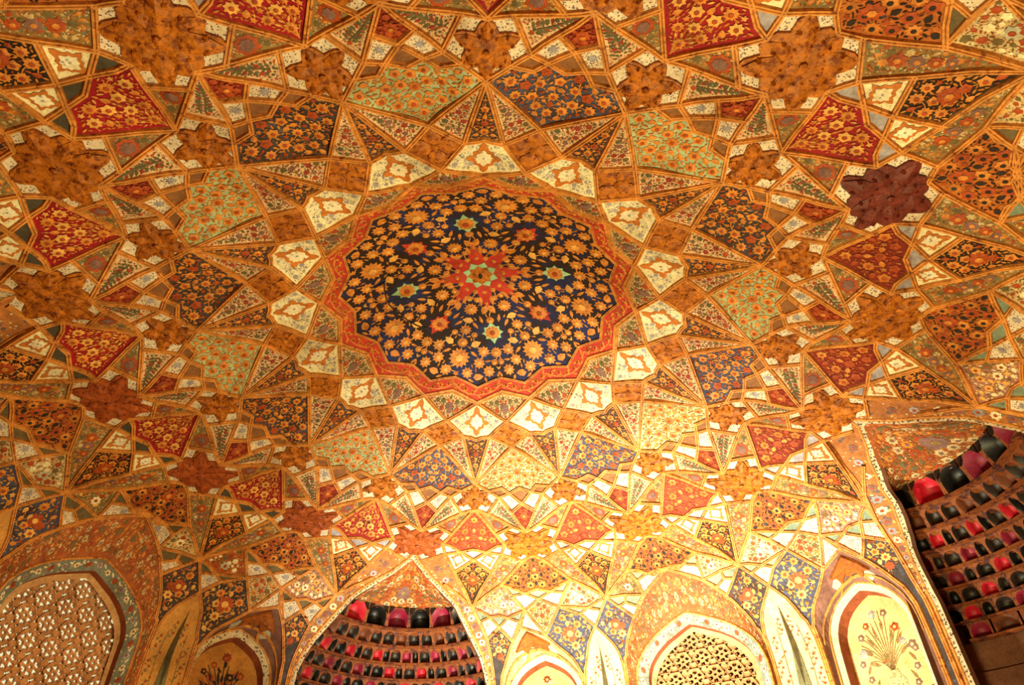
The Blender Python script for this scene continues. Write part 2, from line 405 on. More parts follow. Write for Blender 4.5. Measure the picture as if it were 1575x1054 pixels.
# ------------------------------------------------------------------ dome pattern: sixteen equal sectors
def P(k, r):
    t = TH0 - k * SEC
    return (r * math.cos(t), r * math.sin(t))
def lerp(a, b, t): return (a[0] + (b[0] - a[0]) * t, a[1] + (b[1] - a[1]) * t)
def nP(k): return P(k, 2.0)
def nQ(k): return P(k, 2.232)
def nR(k, s): return P(k + s * .197, 2.55)
def nT(k): return P(k, 2.794)
def nU(k): return P(k, 3.381)
def nY(k): return P(k, 4.0)
def nV(k): return P(k, 4.29)
def nh(k): return P(k, 5.0)
def nX(k): return P(k, 5.88)
def nn(k): return P(k, 4.936)
def nf1(k, s): return P(k + s * .26, 3.70)
def nZ(k, s): return P(k + s * .283, 4.641)
def npK(k, s): return lerp(nU(k), nf1(k, s), .56)
def ne(k, s): return lerp(nf1(k + s * .5, -s), nV(k), .47)       # k is the half index
def nf2(k, s): return lerp(nV(k + s * .5), nY(k), .74)
def ng1(k, s): return lerp(nV(k), nY(k + s * .5), .26)           # k half index
def ng2(k, s): return lerp(nY(k + s * .5), nZ(k + s * .5, -s), .70)
def nq1(k, s): return P(k + s * .255, 4.872)
def nq2(k, s): return P(k + s * .09, 5.10)
def nO(k, s): return P(k + s * .278, 5.49)
def neN(k, s): return lerp(nq1(k + s * .5, -s), nX(k), .345)     # k integer
def ncK(k, s): return P(k + s * .122, 3.64)
def nd0(k): return P(k, 3.83)
def nbK(k, s): return P(k + s * .20, 3.525)
def nbK0(k): return P(k, 3.56)
def ncM(k, s): return P(k + s * .113, 4.796)
def nbM(k, s): return P(k + s * .205, 4.68)
def nbM0(k): return P(k, 4.74)
def ncO(k, s): return P(k + s * .10, 5.685)
def nbO(k, s): return P(k + s * .19, 5.57)
def nbO0(k): return P(k, 5.615)
def nsO(k, s): return P(k + s * .20, 5.72)
def nn1(k): return P(k, 5.785)
def axis_at(k): return ((0, 0), TH0 - k * SEC)

ceiling = root('ceiling', 'low painted dome and vault covered in star patterned panels between gilt ribs', 'ceiling')
ribedges = {}
def rib_edge(a, b, store=None):
    store = ribedges if store is None else store
    mx, my = (a[0] + b[0]) / 2, (a[1] + b[1]) / 2
    r = math.hypot(mx, my); k = (TH0 - math.atan2(my, mx)) / SEC
    key = (round((k % 1.0) * 50) % 50, round(r * 40))
    if key not in store: store[key] = (a, b)
def polyribs(poly):
    for i in range(len(poly)): rib_edge(poly[i - 1], poly[i])

def rot_k(j): return -j * SEC
def repeat(name, me, ks=range(16), parent=None, label=None, mats=None):
    out = []
    for j in ks: out.append(link(name, me, parent or ceiling, rot_k(j), None, label))
    return out
ARCH = (15, 3, 7, 11)          # sectors whose half index k+.5 lies over a tall arch (k+.5 = -.5, 3.5, ...)
NOTARCH = [j for j in range(16) if j not in ARCH]

def panel(name, poly, ground, deco=None, ks=range(16), label=None, ribs=True, h=0.0):
    pb = PB(PLAN); pb.ngon(poly, ground, h)
    if deco: deco(pb)
    if ribs: polyribs(poly)
    return repeat(name, pb.mesh(name), ks, None, label)

# A: tan chevrons round the medallion (index k -> k+1)
a = [nP(0), P(.5, 1.85), nP(1), nQ(.5)]
def deco(pb):
    c = P(.5, 2.03)
    pb.flower(c[0], c[1], .06, 7, MAUVE, 0, .75, .012)
    arabesque(pb, a, 3, axis_at(.5), .04, mats=(RUST, OLIVEM, MAUVE), eye=None, density=.6, h=.006)
panel('chevron_panel', a, TAN, deco, ribs=False)
for e in ((a[0], a[3]), (a[2], a[3]), (a[0], a[1]), (a[1], a[2])): rib_edge(*e)
# W: cream pentagons with cartouche
w = [nP(0), nQ(-.5), nR(0, -1), P(-.07, 2.57), P(0, 2.60), P(.07, 2.57), nR(0, 1), nQ(.5)]
def deco(pb):
    cartouche(pb, P(0, 2.30), TH0, .185)
    arabesque(pb, shrink(w, .03), 5, axis_at(0), .035, mats=(LAV, LAV, CREAMD), eye=None, density=.3, h=.004, stems=False)
panel('cartouche_panel', w, CREAM, deco)
# S: brown gilt squares with four petals
s4 = [nQ(.5), nR(0, 1), nT(.5), nR(1, -1)]
def deco(pb):
    c = centroid(s4)
    for i in range(4):
        q = lerp(c, s4[i], .5); L = math.hypot(s4[i][0] - c[0], s4[i][1] - c[1]); t = math.atan2(s4[i][1] - c[1], s4[i][0] - c[0])
        pb.fan([(q[0] + L * .46 * math.cos(t + x) * (1 if abs(x) < .1 or abs(x - PI) < .1 else .78), q[1] + L * .46 * math.sin(t + x) * (1 if abs(x) < .1 or abs(x - PI) < .1 else .78)) for x in [2 * PI * j / 10 for j in range(10)]], .02, .04, SQR, q, True)
    pb.flower(c[0], c[1], .05, 6, SQR, 0, .7, .04)
panel('square_boss', s4, SQR, deco, label='brown gilt square with four raised petals')
# D: dark spikes
dd = [nU(0), nR(0, -1), P(-.07, 2.57), P(0, 2.60), P(.07, 2.57), nR(0, 1)]
def deco(pb):
    arabesque(pb, dd, 9, axis_at(0), .052, margin=.05, density=1.8)
o = panel('spike_panel', dd, DARK, deco)
# L: pink cream slivers either side of the spikes
for sg in (1, -1):
    ls = [nU(0), nR(0, sg), nT(sg * .5)]
    def deco(pb, ls=ls, sg=sg):
        arabesque(pb, ls, 13, None, .036, mats=(REDS, LEAFG, RUST, MAUVE, OLIVEM), eye=None, margin=.07, density=1.0, h=.006)
    panel('sliver_panel', ls, PINKC, deco)
# K: large kites, alternately slate and sage
kk = [nT(.5), nU(0), npK(0, 1), nbK(.5, -1), ncK(.5, -1), nbK0(.5), ncK(.5, 1), nbK(.5, 1), npK(1, -1), nU(1)]
def deco(pb): arabesque(pb, kk, 21, axis_at(.5), .066, mats=(GOLD, GOLD, RUST, GOLD), margin=.05, density=2.0)
panel('kite_panel', kk, BLUE, deco, ks=[j for j in (1, 3, 7, 15)], label='slate blue kite panel of gilt flowers')
panel('kite_panel', kk, DARK, deco, ks=[j for j in (5, 9, 11, 13)], label='dark kite panel of gilt flowers')
def deco(pb): arabesque(pb, kk, 22, axis_at(.5), .068, mats=(GOLD, GOLD, ORNG), margin=.04, density=2.2)
panel('kite_panel', kk, GREEN, deco, ks=range(0, 16, 2), label='sage green kite panel of gilt flowers')
# brown and cream little tiles and the red diamond below each kite
for sg in (1, -1):
    panel('brown_tile', [npK(.5 + sg * .5, -sg), nf1(.5 + sg * .5, -sg), ncK(.5, sg), nbK(.5, sg)], BROWN)
    t = [nf1(.5 + sg * .5, -sg), ne(.5, sg), nd0(.5), ncK(.5, sg)]
    def deco(pb, t=t):
        c = centroid(t); pb.flower(c[0], c[1], .055, 8, LAV, 0, .5, .008)
    panel('rosette_tile', t, SPECK, deco)
panel('brown_tile', [ncK(.5, -1), nd0(.5), ncK(.5, 1), nbK0(.5)], BROWN)
t = [nd0(.5), ne(.5, -1), nV(.5), ne(.5, 1)]
def deco(pb, t=t):
    c = P(.5, 4.02); pb.flower(c[0], c[1], .07, 8, RUST, TH0, .75, .02, GOLD)
    arabesque(pb, t, 31, axis_at(.5), .04, mats=(RUST,), eye=None, margin=.05, density=.8)
panel('red_diamond', t, DIA, deco)
# F: six petal bosses in their hexagon of corner tiles
def boss(cent, tips, mt, layers, name, ks, tilecorners, tilemat, valley=.71, lab=None):
    n = len(tips); pb = PB(PLAN); out = []
    vals = []
    for i in range(n):
        a, b = tips[i], tips[(i + 1) % n]
        mid = lerp(a, b, .5); v = lerp(cent, mid, valley); vals.append(v)
    for i in range(n):
        a = tips[i]; v0 = vals[i - 1]; v1 = vals[i]
        out.append(v0)
        m0 = lerp(v0, a, .45); m0 = lerp(cent, m0, 1.10); m1 = lerp(a, v1, .55); m1 = lerp(cent, m1, 1.10)
        out += [m0, a, m1]
    pb.fan(out, .030, .062, mt, cent, True)
    for i in range(n):          # raised petals
        a = tips[i]; q = lerp(cent, a, .56); t = math.atan2(a[1] - cent[1], a[0] - cent[0]); L = math.hypot(a[0] - cent[0], a[1] - cent[1])
        pb.leaf(q[0], q[1], t, L * .74, L * (.42 if n == 6 else .40), mt, .062)
        for s_ in (1, -1): pb.flower(cent[0] + L * .68 * math.cos(t + s_ * .18), cent[1] + L * .68 * math.sin(t + s_ * .18), L * .075, 6, mt, t, .6, .06)
    rr = math.hypot(tips[0][0] - cent[0], tips[0][1] - cent[1])
    pb.flower(cent[0], cent[1], rr * .30, n, mt, TH0, .7, .055, mt)
    for q in range(n * 2):
        t = PI * q / n + .2; pb.flower(cent[0] + rr * .47 * math.cos(t), cent[1] + rr * .47 * math.sin(t), rr * .085, 5, mt, t, .6, .05)
    pb.ngon([lerp(cent, p, .97) for p in tips], mt, -.01)
    res = repeat(name, pb.mesh(name), ks, None, lab)
    for i in range(n):
        a, b = tips[i], tips[(i + 1) % n]; cn = tilecorners[i]
        poly = [a] + cn + [b, vals[i]]
        tb = PB(PLAN); tb.ngon(poly, tilemat, .002, skirt=.03)
        repeat('corner_tile', tb.mesh('corner_tile'), ks)
    return res
cF = P(0, 3.70)
tipsF = [nU(0), npK(0, 1), lerp(nf1(0, 1), nf2(0, 1), .5), nY(0), lerp(nf1(0, -1), nf2(0, -1), .5), npK(0, -1)]
cornF = [[], [nf1(0, 1)], [nf2(0, 1)], [nf2(0, -1)], [nf1(0, -1)], []]
boss(cF, tipsF, SQR, 2, 'flower_boss', range(16), cornF, SPECK, lab='gilt brown six petal flower boss')
for sg in (1, -1):
    rib_edge(nU(0), npK(0, sg)); rib_edge(npK(0, sg), nf1(0, sg)); rib_edge(nf1(0, sg), nf2(0, sg)); rib_edge(nf2(0, sg), nY(0))
# L2: cream triangles with a painted plant
for sg in (1, -1):
    t = [nV(.5), ne(.5, -sg), nf1(.5 - sg * .5, sg), nf2(.5 - sg * .5, sg), ng1(.5, -sg)]
    def deco(pb, t=t, sg=sg):
        base = lerp(t[2], t[3], .5); tip = t[0]
        pb.stem(lerp(base, tip, .15), lerp(base, tip, .8), 0.02, .008, LEAFG)
        an = math.atan2(tip[1] - base[1], tip[0] - base[0])
        for i in range(9):
            q = lerp(base, tip, .15 + .07 * i); d = .055 * (1 - i / 12)
            for s2 in (1, -1):
                x, y = q[0] + d * math.cos(an + s2 * 1.0), q[1] + d * math.sin(an + s2 * 1.0)
                pb.leaf(x, y, an + s2 * .9, .07, .028, LEAFG if (i + s2) % 3 else REDS, .006)
        arabesque(pb, t, 41, None, .028, mats=(RUST, LEAFG, OLIVEM), eye=None, margin=.09, density=.5, h=.005, stems=False)
    panel('plant_panel', t, PINKC, deco)
    # G: olive triangles with a ring flower
    g = [nY(.5 + sg * .5), nf2(.5 + sg * .5, -sg), ng1(.5, sg), ng2(.5, sg)]
    def deco(pb, g=g):
        c = lerp(centroid(g), lerp(g[2], g[3], .5), .45)
        pb.flower(c[0], c[1], .105, 8, RUST, 0, .8, .01); pb.flower(c[0], c[1], .065, 8, MAUVE, 0, .8, .022)
        arabesque(pb, g, 43, None, .034, mats=(GOLD, OLIVEM, TAN), eye=None, margin=.07, density=.8, h=.006)
    panel('ring_flower_panel', g, OLIVE, deco)
# H: eight petal star bosses
cH = P(.5, 4.655)
tipsH = [nV(.5), lerp(ng1(.5, 1), ng2(.5, 1), .5), nZ(1, -1), lerp(nq1(.5, 1), nq2(.5, 1), .5), nh(.5), lerp(nq1(.5, -1), nq2(.5, -1), .5), nZ(0, 1), lerp(ng1(.5, -1), ng2(.5, -1), .5)]
cornH = [[ng1(.5, 1)], [ng2(.5, 1)], [nq1(.5, 1)], [nq2(.5, 1)], [nq2(.5, -1)], [nq1(.5, -1)], [ng2(.5, -1)], [ng1(.5, -1)]]
boss(cH, tipsH, SQR2, 2, 'star_boss', [12, 13, 14, 15], cornH, SPECK, .83, lab='russet eight petal star boss')
boss(cH, tipsH, SQR3, 2, 'star_boss', [5], cornH, SPECK, .83, lab='dark maroon eight petal star boss')
boss(cH, tipsH, SQR, 2, 'star_boss', [0, 1, 2, 3, 4, 6, 7, 8, 9, 10, 11], cornH, SPECK, .83, lab='gilt brown eight petal star boss')
for sg in (1, -1):
    rib_edge(nV(.5), ng1(.5, sg)); rib_edge(ng1(.5, sg), ng2(.5, sg)); rib_edge(ng2(.5, sg), nZ(.5 + sg * .5, -sg))
    rib_edge(nZ(.5 + sg * .5, -sg), nq1(.5, sg)); rib_edge(nq1(.5, sg), nq2(.5, sg)); rib_edge(nq2(.5, sg), nh(.5))
# M: crimson kites
mm_ = [nY(0), ng2(.5, -1), nZ(0, 1), nbM(0, 1), ncM(0, 1), nbM0(0), ncM(0, -1), nbM(0, -1), nZ(0, -1), ng2(-.5, 1)]
def deco(pb): arabesque(pb, mm_, 54, axis_at(0), .066, mats=(GOLD, GOLDL, GOLD), margin=.08, density=1.3, rootpt=P(0, 4.08))
panel('crimson_kite', mm_, RED, deco, ks=range(6, 16), label='crimson kite panel with a gilt shrub')
def deco(pb): arabesque(pb, mm_, 55, axis_at(0), .066, mats=(RUST, GOLD, RUST, ORNG), margin=.07, density=1.5, rootpt=P(0, 4.08))
panel('terracotta_kite', mm_, REDT, deco, ks=(0, 1, 2), label='terracotta kite panel with worn gilt flowers')
panel('terracotta_kite', mm_, REDB, deco, ks=(3, 4, 5), label='brick red kite panel with dull gilt flowers')
for sg in (1, -1):
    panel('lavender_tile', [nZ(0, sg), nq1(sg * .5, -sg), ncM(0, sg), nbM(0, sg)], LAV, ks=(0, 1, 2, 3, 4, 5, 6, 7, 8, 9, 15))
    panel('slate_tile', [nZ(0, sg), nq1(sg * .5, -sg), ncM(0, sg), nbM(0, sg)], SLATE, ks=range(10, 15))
    t = [ncM(0, sg), nq1(sg * .5, -sg), neN(0, sg), nn(0)]
    def deco(pb, t=t, sg=sg):
        c = centroid(t); cartouche(pb, c, math.atan2(t[2][1] - t[0][1], t[2][0] - t[0][0]), .128)
    panel('cartouche_tile', t, CREAM, deco)
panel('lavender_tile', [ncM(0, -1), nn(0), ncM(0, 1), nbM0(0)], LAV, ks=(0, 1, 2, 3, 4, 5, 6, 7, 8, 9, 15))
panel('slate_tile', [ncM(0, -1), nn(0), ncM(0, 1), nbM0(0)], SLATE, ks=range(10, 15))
# N: dark diamonds
t = [nn(0), neN(0, -1), nX(0), neN(0, 1)]
def deco(pb, t=t):
    c = P(0, 5.34); pb.flower(c[0], c[1], .105, 8, RUST, TH0, .72, .02, GOLD)
    arabesque(pb, t, 61, axis_at(0), .06, mats=(GOLD, RUST, GOLD), margin=.05, density=1.8)
panel('dark_diamond', t, BLACK, deco)
# B: long olive strips; O: orange arabesque kites (not over the tall arches)
for sg in (1, -1):
    t = [nq1(.5, sg), nq2(.5, sg), nO(.5, sg), nX(.5 + sg * .5), neN(.5 + sg * .5, -sg)]
    def deco(pb, t=t):
        a_, b_ = lerp(t[0], t[1], .5), t[3]
        for i, f in enumerate((.12, .3, .47, .62)):
            q = lerp(lerp(a_, b_, f), lerp(t[4], t[2], .5), .35)
            pb.flower(q[0], q[1], .075 - .008 * i, 7, (RUST, MAUVE)[i % 2], 0, .75, .012, GOLD)
        arabesque(pb, t, 67, None, .04, mats=(GOLD, OLIVEM, TAN, RUST), eye=None, margin=.07, density=.9, h=.007)
    panel('olive_strip', t, OLIVE, deco, ks=NOTARCH)
oo = [nh(.5), nq2(.5, 1), nO(.5, 1), nbO(.5, 1), ncO(.5, 1), nbO0(.5), ncO(.5, -1), nbO(.5, -1), nO(.5, -1), nq2(.5, -1)]
def deco(pb):
    c = P(.5, 5.27); pb.flower(c[0], c[1], .10, 8, RUST, TH0, .7, .02, GOLD)
    arabesque(pb, oo, 71, axis_at(.5), .062, mats=(RUST, GOLD, ORNG), eye=INK, margin=.05, density=1.8, h=.012, lm=(INK,))
panel('arabesque_kite', oo, ARAB, deco, ks=NOTARCH)
polyribs(mm_)

# ribs of one sector (shared by all sixteen)
def rib_strip(pb, a, b, w=.027, hgt=.032, n=3, mt=RIB):
    dx, dy = b[0] - a[0], b[1] - a[1]; L = math.hypot(dx, dy)
    if L < 1e-5: return
    n = max(2, int(L / .3)); nx, ny = -dy / L, dx / L
    prof_ = [(-w, -.01), (-w * .8, hgt), (-w * .22, hgt), (0, hgt * .45), (w * .22, hgt), (w * .8, hgt), (w, -.01)]
    ex, ey = dx / L * .012, dy / L * .012
    prev = None
    for i in range(n + 1):
        t = i / n; x, y = a[0] + dx * t, a[1] + dy * t
        if i == 0: x -= ex; y -= ey
        if i == n: x += ex; y += ey
        cur = [pb.v(x + nx * p, y + ny * p, q) for p, q in prof_]
        if prev:
            for j in range(len(prof_) - 1): pb.face([prev[j], prev[j + 1], cur[j + 1], cur[j]], mt)
        prev = cur
pb = PB(PLAN); pbO = PB(PLAN)
for (a, b) in ribedges.values():
    rm = max(math.hypot(*a), math.hypot(*b)); mx, my = (a[0] + b[0]) / 2, (a[1] + b[1]) / 2
    kx = ((TH0 - math.atan2(my, mx)) / SEC) % 1.0; rr = math.hypot(mx, my)
    outer = rr > 5.02 and (abs(kx - .5) < .26 or rr > 5.3) and not (abs(kx - 0) < .17 or abs(kx - 1) < .17)
    rib_strip(pbO if outer else pb, a, b)
repeat('rib_net', pb.mesh('rib_net'))
def sect_of(pb_):
    ks_ = [((TH0 - math.atan2(y, x)) / SEC) for x, y in pb_.uv]; return ks_
repeat('rib_net', pbO.mesh('rib_net'), NOTARCH)

# ------------------------------------------------------------------ medallion
def ring_poly(rv, rc, n=16, off=0.0):
    out = []
    for i in range(n):
        out.append(P(i + off, rv)); out.append(P(i + .5 + off, rc))
    return out
outer = ring_poly(1.985, 1.835); inner = ring_poly(1.79, 1.665)
def medal_field():
    pb = PB(PLAN); N = 96
    rings = [0.02, .35, .7, 1.0, 1.3]
    prev = None
    for r in rings:
        cur = [pb.v(*P(i * 16 / 32, r), 0) for i in range(32)]
        if prev:
            for i in range(32): pb.face([prev[i], prev[(i + 1) % 32], cur[(i + 1) % 32], cur[i]], NAVY)
        prev = cur
    cur = [pb.v(*p, 0) for p in inner]
    for i in range(32): pb.face([prev[i], prev[(i + 1) % 32], cur[(i + 1) % 32], cur[i]], NAVY)
    # red eight armed star of the middle
    pts = []
    for i in range(8):
        pts += [P(2 * i + .5, .62), P(2 * i + .85, .46), P(2 * i + 1.05, .40), P(2 * i + 1.5, .27), P(2 * i + 1.95, .40), P(2 * i + 2.15, .46)]
    pb.fan(pts, .006, .006, BRED, (0, 0), False)
    for i in range(8):
        for s_ in (1, -1):
            c = P(2 * i + .5 + s_ * .42, .47); pb.leaf(c[0], c[1], TH0 - (2 * i + .5 + s_ * .1) * SEC, .17, .055, GOLD, .016)
    # old crack
    pk = [P(12.0, 1.42), P(11.95, 1.24), P(-3.3, 1.26), P(-2.9, 1.2), P(-2.3, 1.18), P(-1.75, 1.12)]
    for i in range(len(pk) - 1): pb.stem(pk[i], pk[i + 1], .02, .008, INK, .03)
    return pb
med = link('medallion', medal_field().mesh('medallion'), ceiling, 0, None, 'sixteen pointed navy medallion of gilt flowers at the crown')
for half in (0, .5):
    pb = PB(PLAN)
    q = ([P(0, 1.985), P(.5, 1.835), P(.5, 1.665), P(0, 1.79)] if half == 0 else [P(.5, 1.835), P(1, 1.985), P(1, 1.79), P(.5, 1.665)])
    pb.ngon(q, BRED, .012)
    for f in (.2, .5, .8):
        c = lerp(lerp(q[0], q[1], f), lerp(q[3], q[2], f), .5); pb.flower(c[0], c[1], .042, 6, GOLD, f, .6, .024, BRED)
    for f in (.08, .35, .65, .92):
        c = lerp(lerp(q[0], q[1], f), lerp(q[3], q[2], f), .3 + .4 * ((int(f * 10)) % 2)); pb.leaf(c[0], c[1], f * 9, .075, .03, GOLD, .02)
    pb.stem(lerp(q[0], q[3], .5), lerp(q[1], q[2], .5), .04, .006, GOLD, .016, 8)
    repeat('border_panel', pb.mesh('border_panel'), range(16), med)
for nm, rp, hh in (('inner_moulding', ring_poly(1.79, 1.665), .02), ('outer_moulding', ring_poly(1.985, 1.835), .02)):
    pb = PB(PLAN)
    for i in range(32): rib_strip(pb, rp[i], rp[(i + 1) % 32], .017, .03)
    link(nm, pb.mesh(nm), med)
# the star at the centre
pb = PB(PLAN)
pts = []
for i in range(8): pts += [P(2 * i + .5, .17), P(2 * i + 1.5, .13)]
pb.fan(pts, .03, .045, SQR, (0, 0), True)
pb.fan([(.028 * math.cos(i), .05 * math.sin(i)) for i in [2 * PI * j / 10 for j in range(10)]], .05, .05, INK, (0, 0), False)
link('centre_boss', pb.mesh('centre_boss'), med)
for half in range(8):
    pb = PB(PLAN); k = 2 * half + 1.5
    pb.fan([P(k, .235), P(k + 1.35, .165), P(k, .13), P(k - 1.35, .165)], .02, .03, TURQ, P(k, .17), True)
    link('turquoise_petal', pb.mesh('turquoise_petal'), med)
def medal_flower(k, r, mt, name, sz):
    pb = PB(PLAN); c = P(k, r); t = TH0 - k * SEC
    pts = []
    for i in range(24):
        x = 2 * PI * i / 24; rr = sz * (.78 + .14 * math.cos(8 * x) + .32 * max(0, math.cos(2 * x)) ** 6)
        pts.append((c[0] + rr * math.cos(x + t), c[1] + rr * .9 * math.sin(x + t)))
    pb.fan(pts, .014, .016, mt, c, True)
    pb.flower(c[0], c[1], sz * .70, 11, GOLD, t, .8, .022, RUST)
    link(name, pb.mesh(name), med, 0, None, ('turquoise' if mt is TURQ else 'red') + ' framed gilt flower')
for k in (.5, 4.5, 8.5, 12.5): medal_flower(k, .985, TURQ, 'large_flower', .165)
for k in (2.5, 6.5, 10.5, 14.5): medal_flower(k, .985, BRED, 'large_flower', .165)
def rosette_me(r, sz, k, n=12):
    pb = PB(PLAN); c = P(k, r)
    pb.flower(c[0], c[1], sz, n, GOLD, TH0 - k * SEC, .74, .02, GOLDL, True)
    return pb.mesh('gilt_rosette')
me1 = rosette_me(.605, .10, 1.5); me2 = rosette_me(1.39, .155, 1.5, 14); me3 = rosette_me(.31, .042, .5, 8); me4 = rosette_me(.31, .042, 1.5, 8)
me5 = rosette_me(1.30, .085, .5); me6 = rosette_me(1.16, .08, 1.5); me7 = rosette_me(.78, .06, .5)
for j in range(0, 16, 2):
    for me_ in (me1, me2, me3, me4, me5, me6, me7): link('gilt_rosette', me_, med, rot_k(j))
# filling scrollwork: one mirrored sixteenth, repeated
pb = PB(PLAN)
sect = [P(.5, .30), P(.5, 1.64), P(1.0, 1.74), P(1.5, 1.64), P(2.0, 1.74), P(2.5, 1.64), P(2.5, .30), P(1.5, .32)]
sect = [P(.55, .34), P(.52, .9), P(.51, 1.62), P(1.0, 1.73), P(1.5, 1.63), P(2.0, 1.73), P(2.49, 1.62), P(2.48, .9), P(2.45, .34), P(1.5, .30)]
rnd = random.Random(77)
busy = [(1.5, .605, .115), (1.5, 1.39, .17), (.5, 1.30, .10), (2.5, 1.30, .10), (1.5, 1.16, .09), (.5, .985, .22), (2.5, .985, .22), (.5, .78, .07), (2.5, .78, .07), (1.5, .31, .05)]
busy = [(*P(k, r), R0) for k, r, R0 in busy]
placed = list(busy)
ax = TH0 - 1.5 * SEC; ca, sa = math.cos(ax), math.sin(ax)
for R0, typ, tries in ((.088, 'f', 70), (.075, 'b', 300), (.052, 'f', 90), (.056, 'l', 500), (.046, 'f2', 300), (.042, 'l', 1200), (.028, 'l', 1600)):
    for _ in range(tries):
        k = rnd.uniform(.5, 1.5); r = math.sqrt(rnd.uniform(.38 ** 2, 1.72 ** 2)); x, y = P(k, r)
        if not inside(inner, x, y) or edge_dist(inner, x, y) < R0 * .9: continue
        if r < .5 and k < 1.1: continue
        if k - .5 < R0 * .55 / (r * SEC) and typ != 'l': continue
        a_ = x * ca + y * sa; b_ = -x * sa + y * ca
        if abs(b_) < R0: b_ = 0
        x, y = a_ * ca - b_ * sa, a_ * sa + b_ * ca
        if any(math.hypot(x - q[0], y - q[1]) < (R0 + q[2]) * .95 for q in placed): continue
        an = rnd.uniform(0, 2 * PI); nn_ = rnd.choice((6, 7, 8)); mt = rnd.choice((GOLD, GOLD, GOLD, GOLDL))
        mx, my = a_ * ca + b_ * sa, a_ * sa - b_ * ca
        for px, py, aa in (((x, y, an),) if b_ == 0 else ((x, y, an), (mx, my, 2 * ax - an))):
            if typ == 'f': pb.flower(px, py, R0, nn_ + 2, mt, aa, .70, .014, GOLDL)
            elif typ == 'f2': pb.flower(px, py, R0, 5, mt, aa, .55, .014)
            elif typ == 'b': pb.leaf(px, py, aa, R0 * 2.1, R0 * 1.3, mt, .014)
            else: pb.leaf(px, py, aa, R0 * 2.4, R0 * .8, mt, .014)
            near = sorted(placed, key=lambda q: math.hypot(px - q[0], py - q[1]))[:1]
            if near and typ != 'l' and math.hypot(px - near[0][0], py - near[0][1]) < .3: pb.stem((px, py), near[0][:2], .02, .007, mt, .008)
            placed.append((px, py, R0))
me_ = pb.mesh('scrollwork')
for j in range(0, 16, 2):
    link('scrollwork', me_, med, rot_k(j), 'stuff')

# ------------------------------------------------------------------ lower vault between the arches (eight half bays)
def A2(a, z): return (a * SEC * 6.2, s_of_z(z))
def A3(a, r): return A2(a, z_of_r(r))
BAND = [(.505, 5.352), (.558, 5.18), (.612, 4.955), (.650, 4.50), (.655, 4.10), (.655, 2.6)]        # outer edge of the arch border
NM = [(.850, 5.105), (.777, 4.88), (.722, 4.55), (.700, 4.20), (.698, 2.6)]                          # niche edge towards the arch
NJ = [(1.022, 4.98), (1.110, 4.80), (1.182, 4.65), (1.225, 4.45), (1.238, 4.20), (1.238, 2.6)]       # niche edge towards the window
TM = [(1.373, 5.035), (1.308, 4.84), (1.272, 4.56), (1.248, 4.25), (1.244, 2.6)]
TJ = [(1.373, 5.035), (1.470, 4.78), (1.502, 4.54), (1.506, 4.19), (1.50, 2.6)]
JO = [(2.0, 5.515), (1.908, 5.445), (1.779, 5.303), (1.655, 5.077), (1.575, 4.83), (1.540, 4.60), (1.518, 4.35), (1.513, 2.6)]
ARCHE = [(0, 5.79), (.07, 5.715), (.135, 5.63), (.215, 5.55), (.29, 5.46), (.372, 5.34), (.46, 5.075), (.515, 4.88), (.562, 4.68), (.598, 4.38), (.606, 4.10), (.600, 2.6)]
def smooth(poly, n=3):
    """gentle Catmull-Rom through (a,z) polylines"""
    p = [np.array(q, float) for q in poly]; out = []
    for i in range(len(p) - 1):
        p0 = p[i - 1] if i else 2 * p[0] - p[1]; p1, p2 = p[i], p[i + 1]; p3 = p[i + 2] if i + 2 < len(p) else 2 * p[-1] - p[-2]
        if i >= len(p) - 2:
            out.append(tuple(p1)); continue
        for j in range(n):
            t = j / n
            out.append(tuple(.5 * (2 * p1 + (p2 - p0) * t + (2 * p0 - 5 * p1 + 4 * p2 - p3) * t * t + (3 * p1 - p0 - 3 * p2 + p3) * t ** 3)))
    out.append(tuple(p[-1])); return out
BAND, NMs, NJs, TMs, TJs, JOs, ARs = [smooth(q, 2) for q in (BAND, NM, NJ, TM, TJ, JO, ARCHE)]
pt = lambda q: A2(*q)
X5 = A3(.5, 5.88); X15 = A3(1.5, 5.88)
OL, OR, OJ = A3(.722, 5.49), A3(1.278, 5.49), A3(1.722, 5.49)
Jn, J2 = A3(.891, 5.94), A3(1.142, 5.92)
Ln = A2(1.022, 4.98); Wn = A2(1.373, 5.035); Y2 = A2(1.655, 5.077)
N1 = A3(1.0, 5.785); Kt = A2(.695, 5.11); KL = A2(.612, 4.955); KR = A2(.785, 4.93); Na = A2(.850, 5.105)
def script_band(pb, pts_, w):
    pass
arch_curves = {}
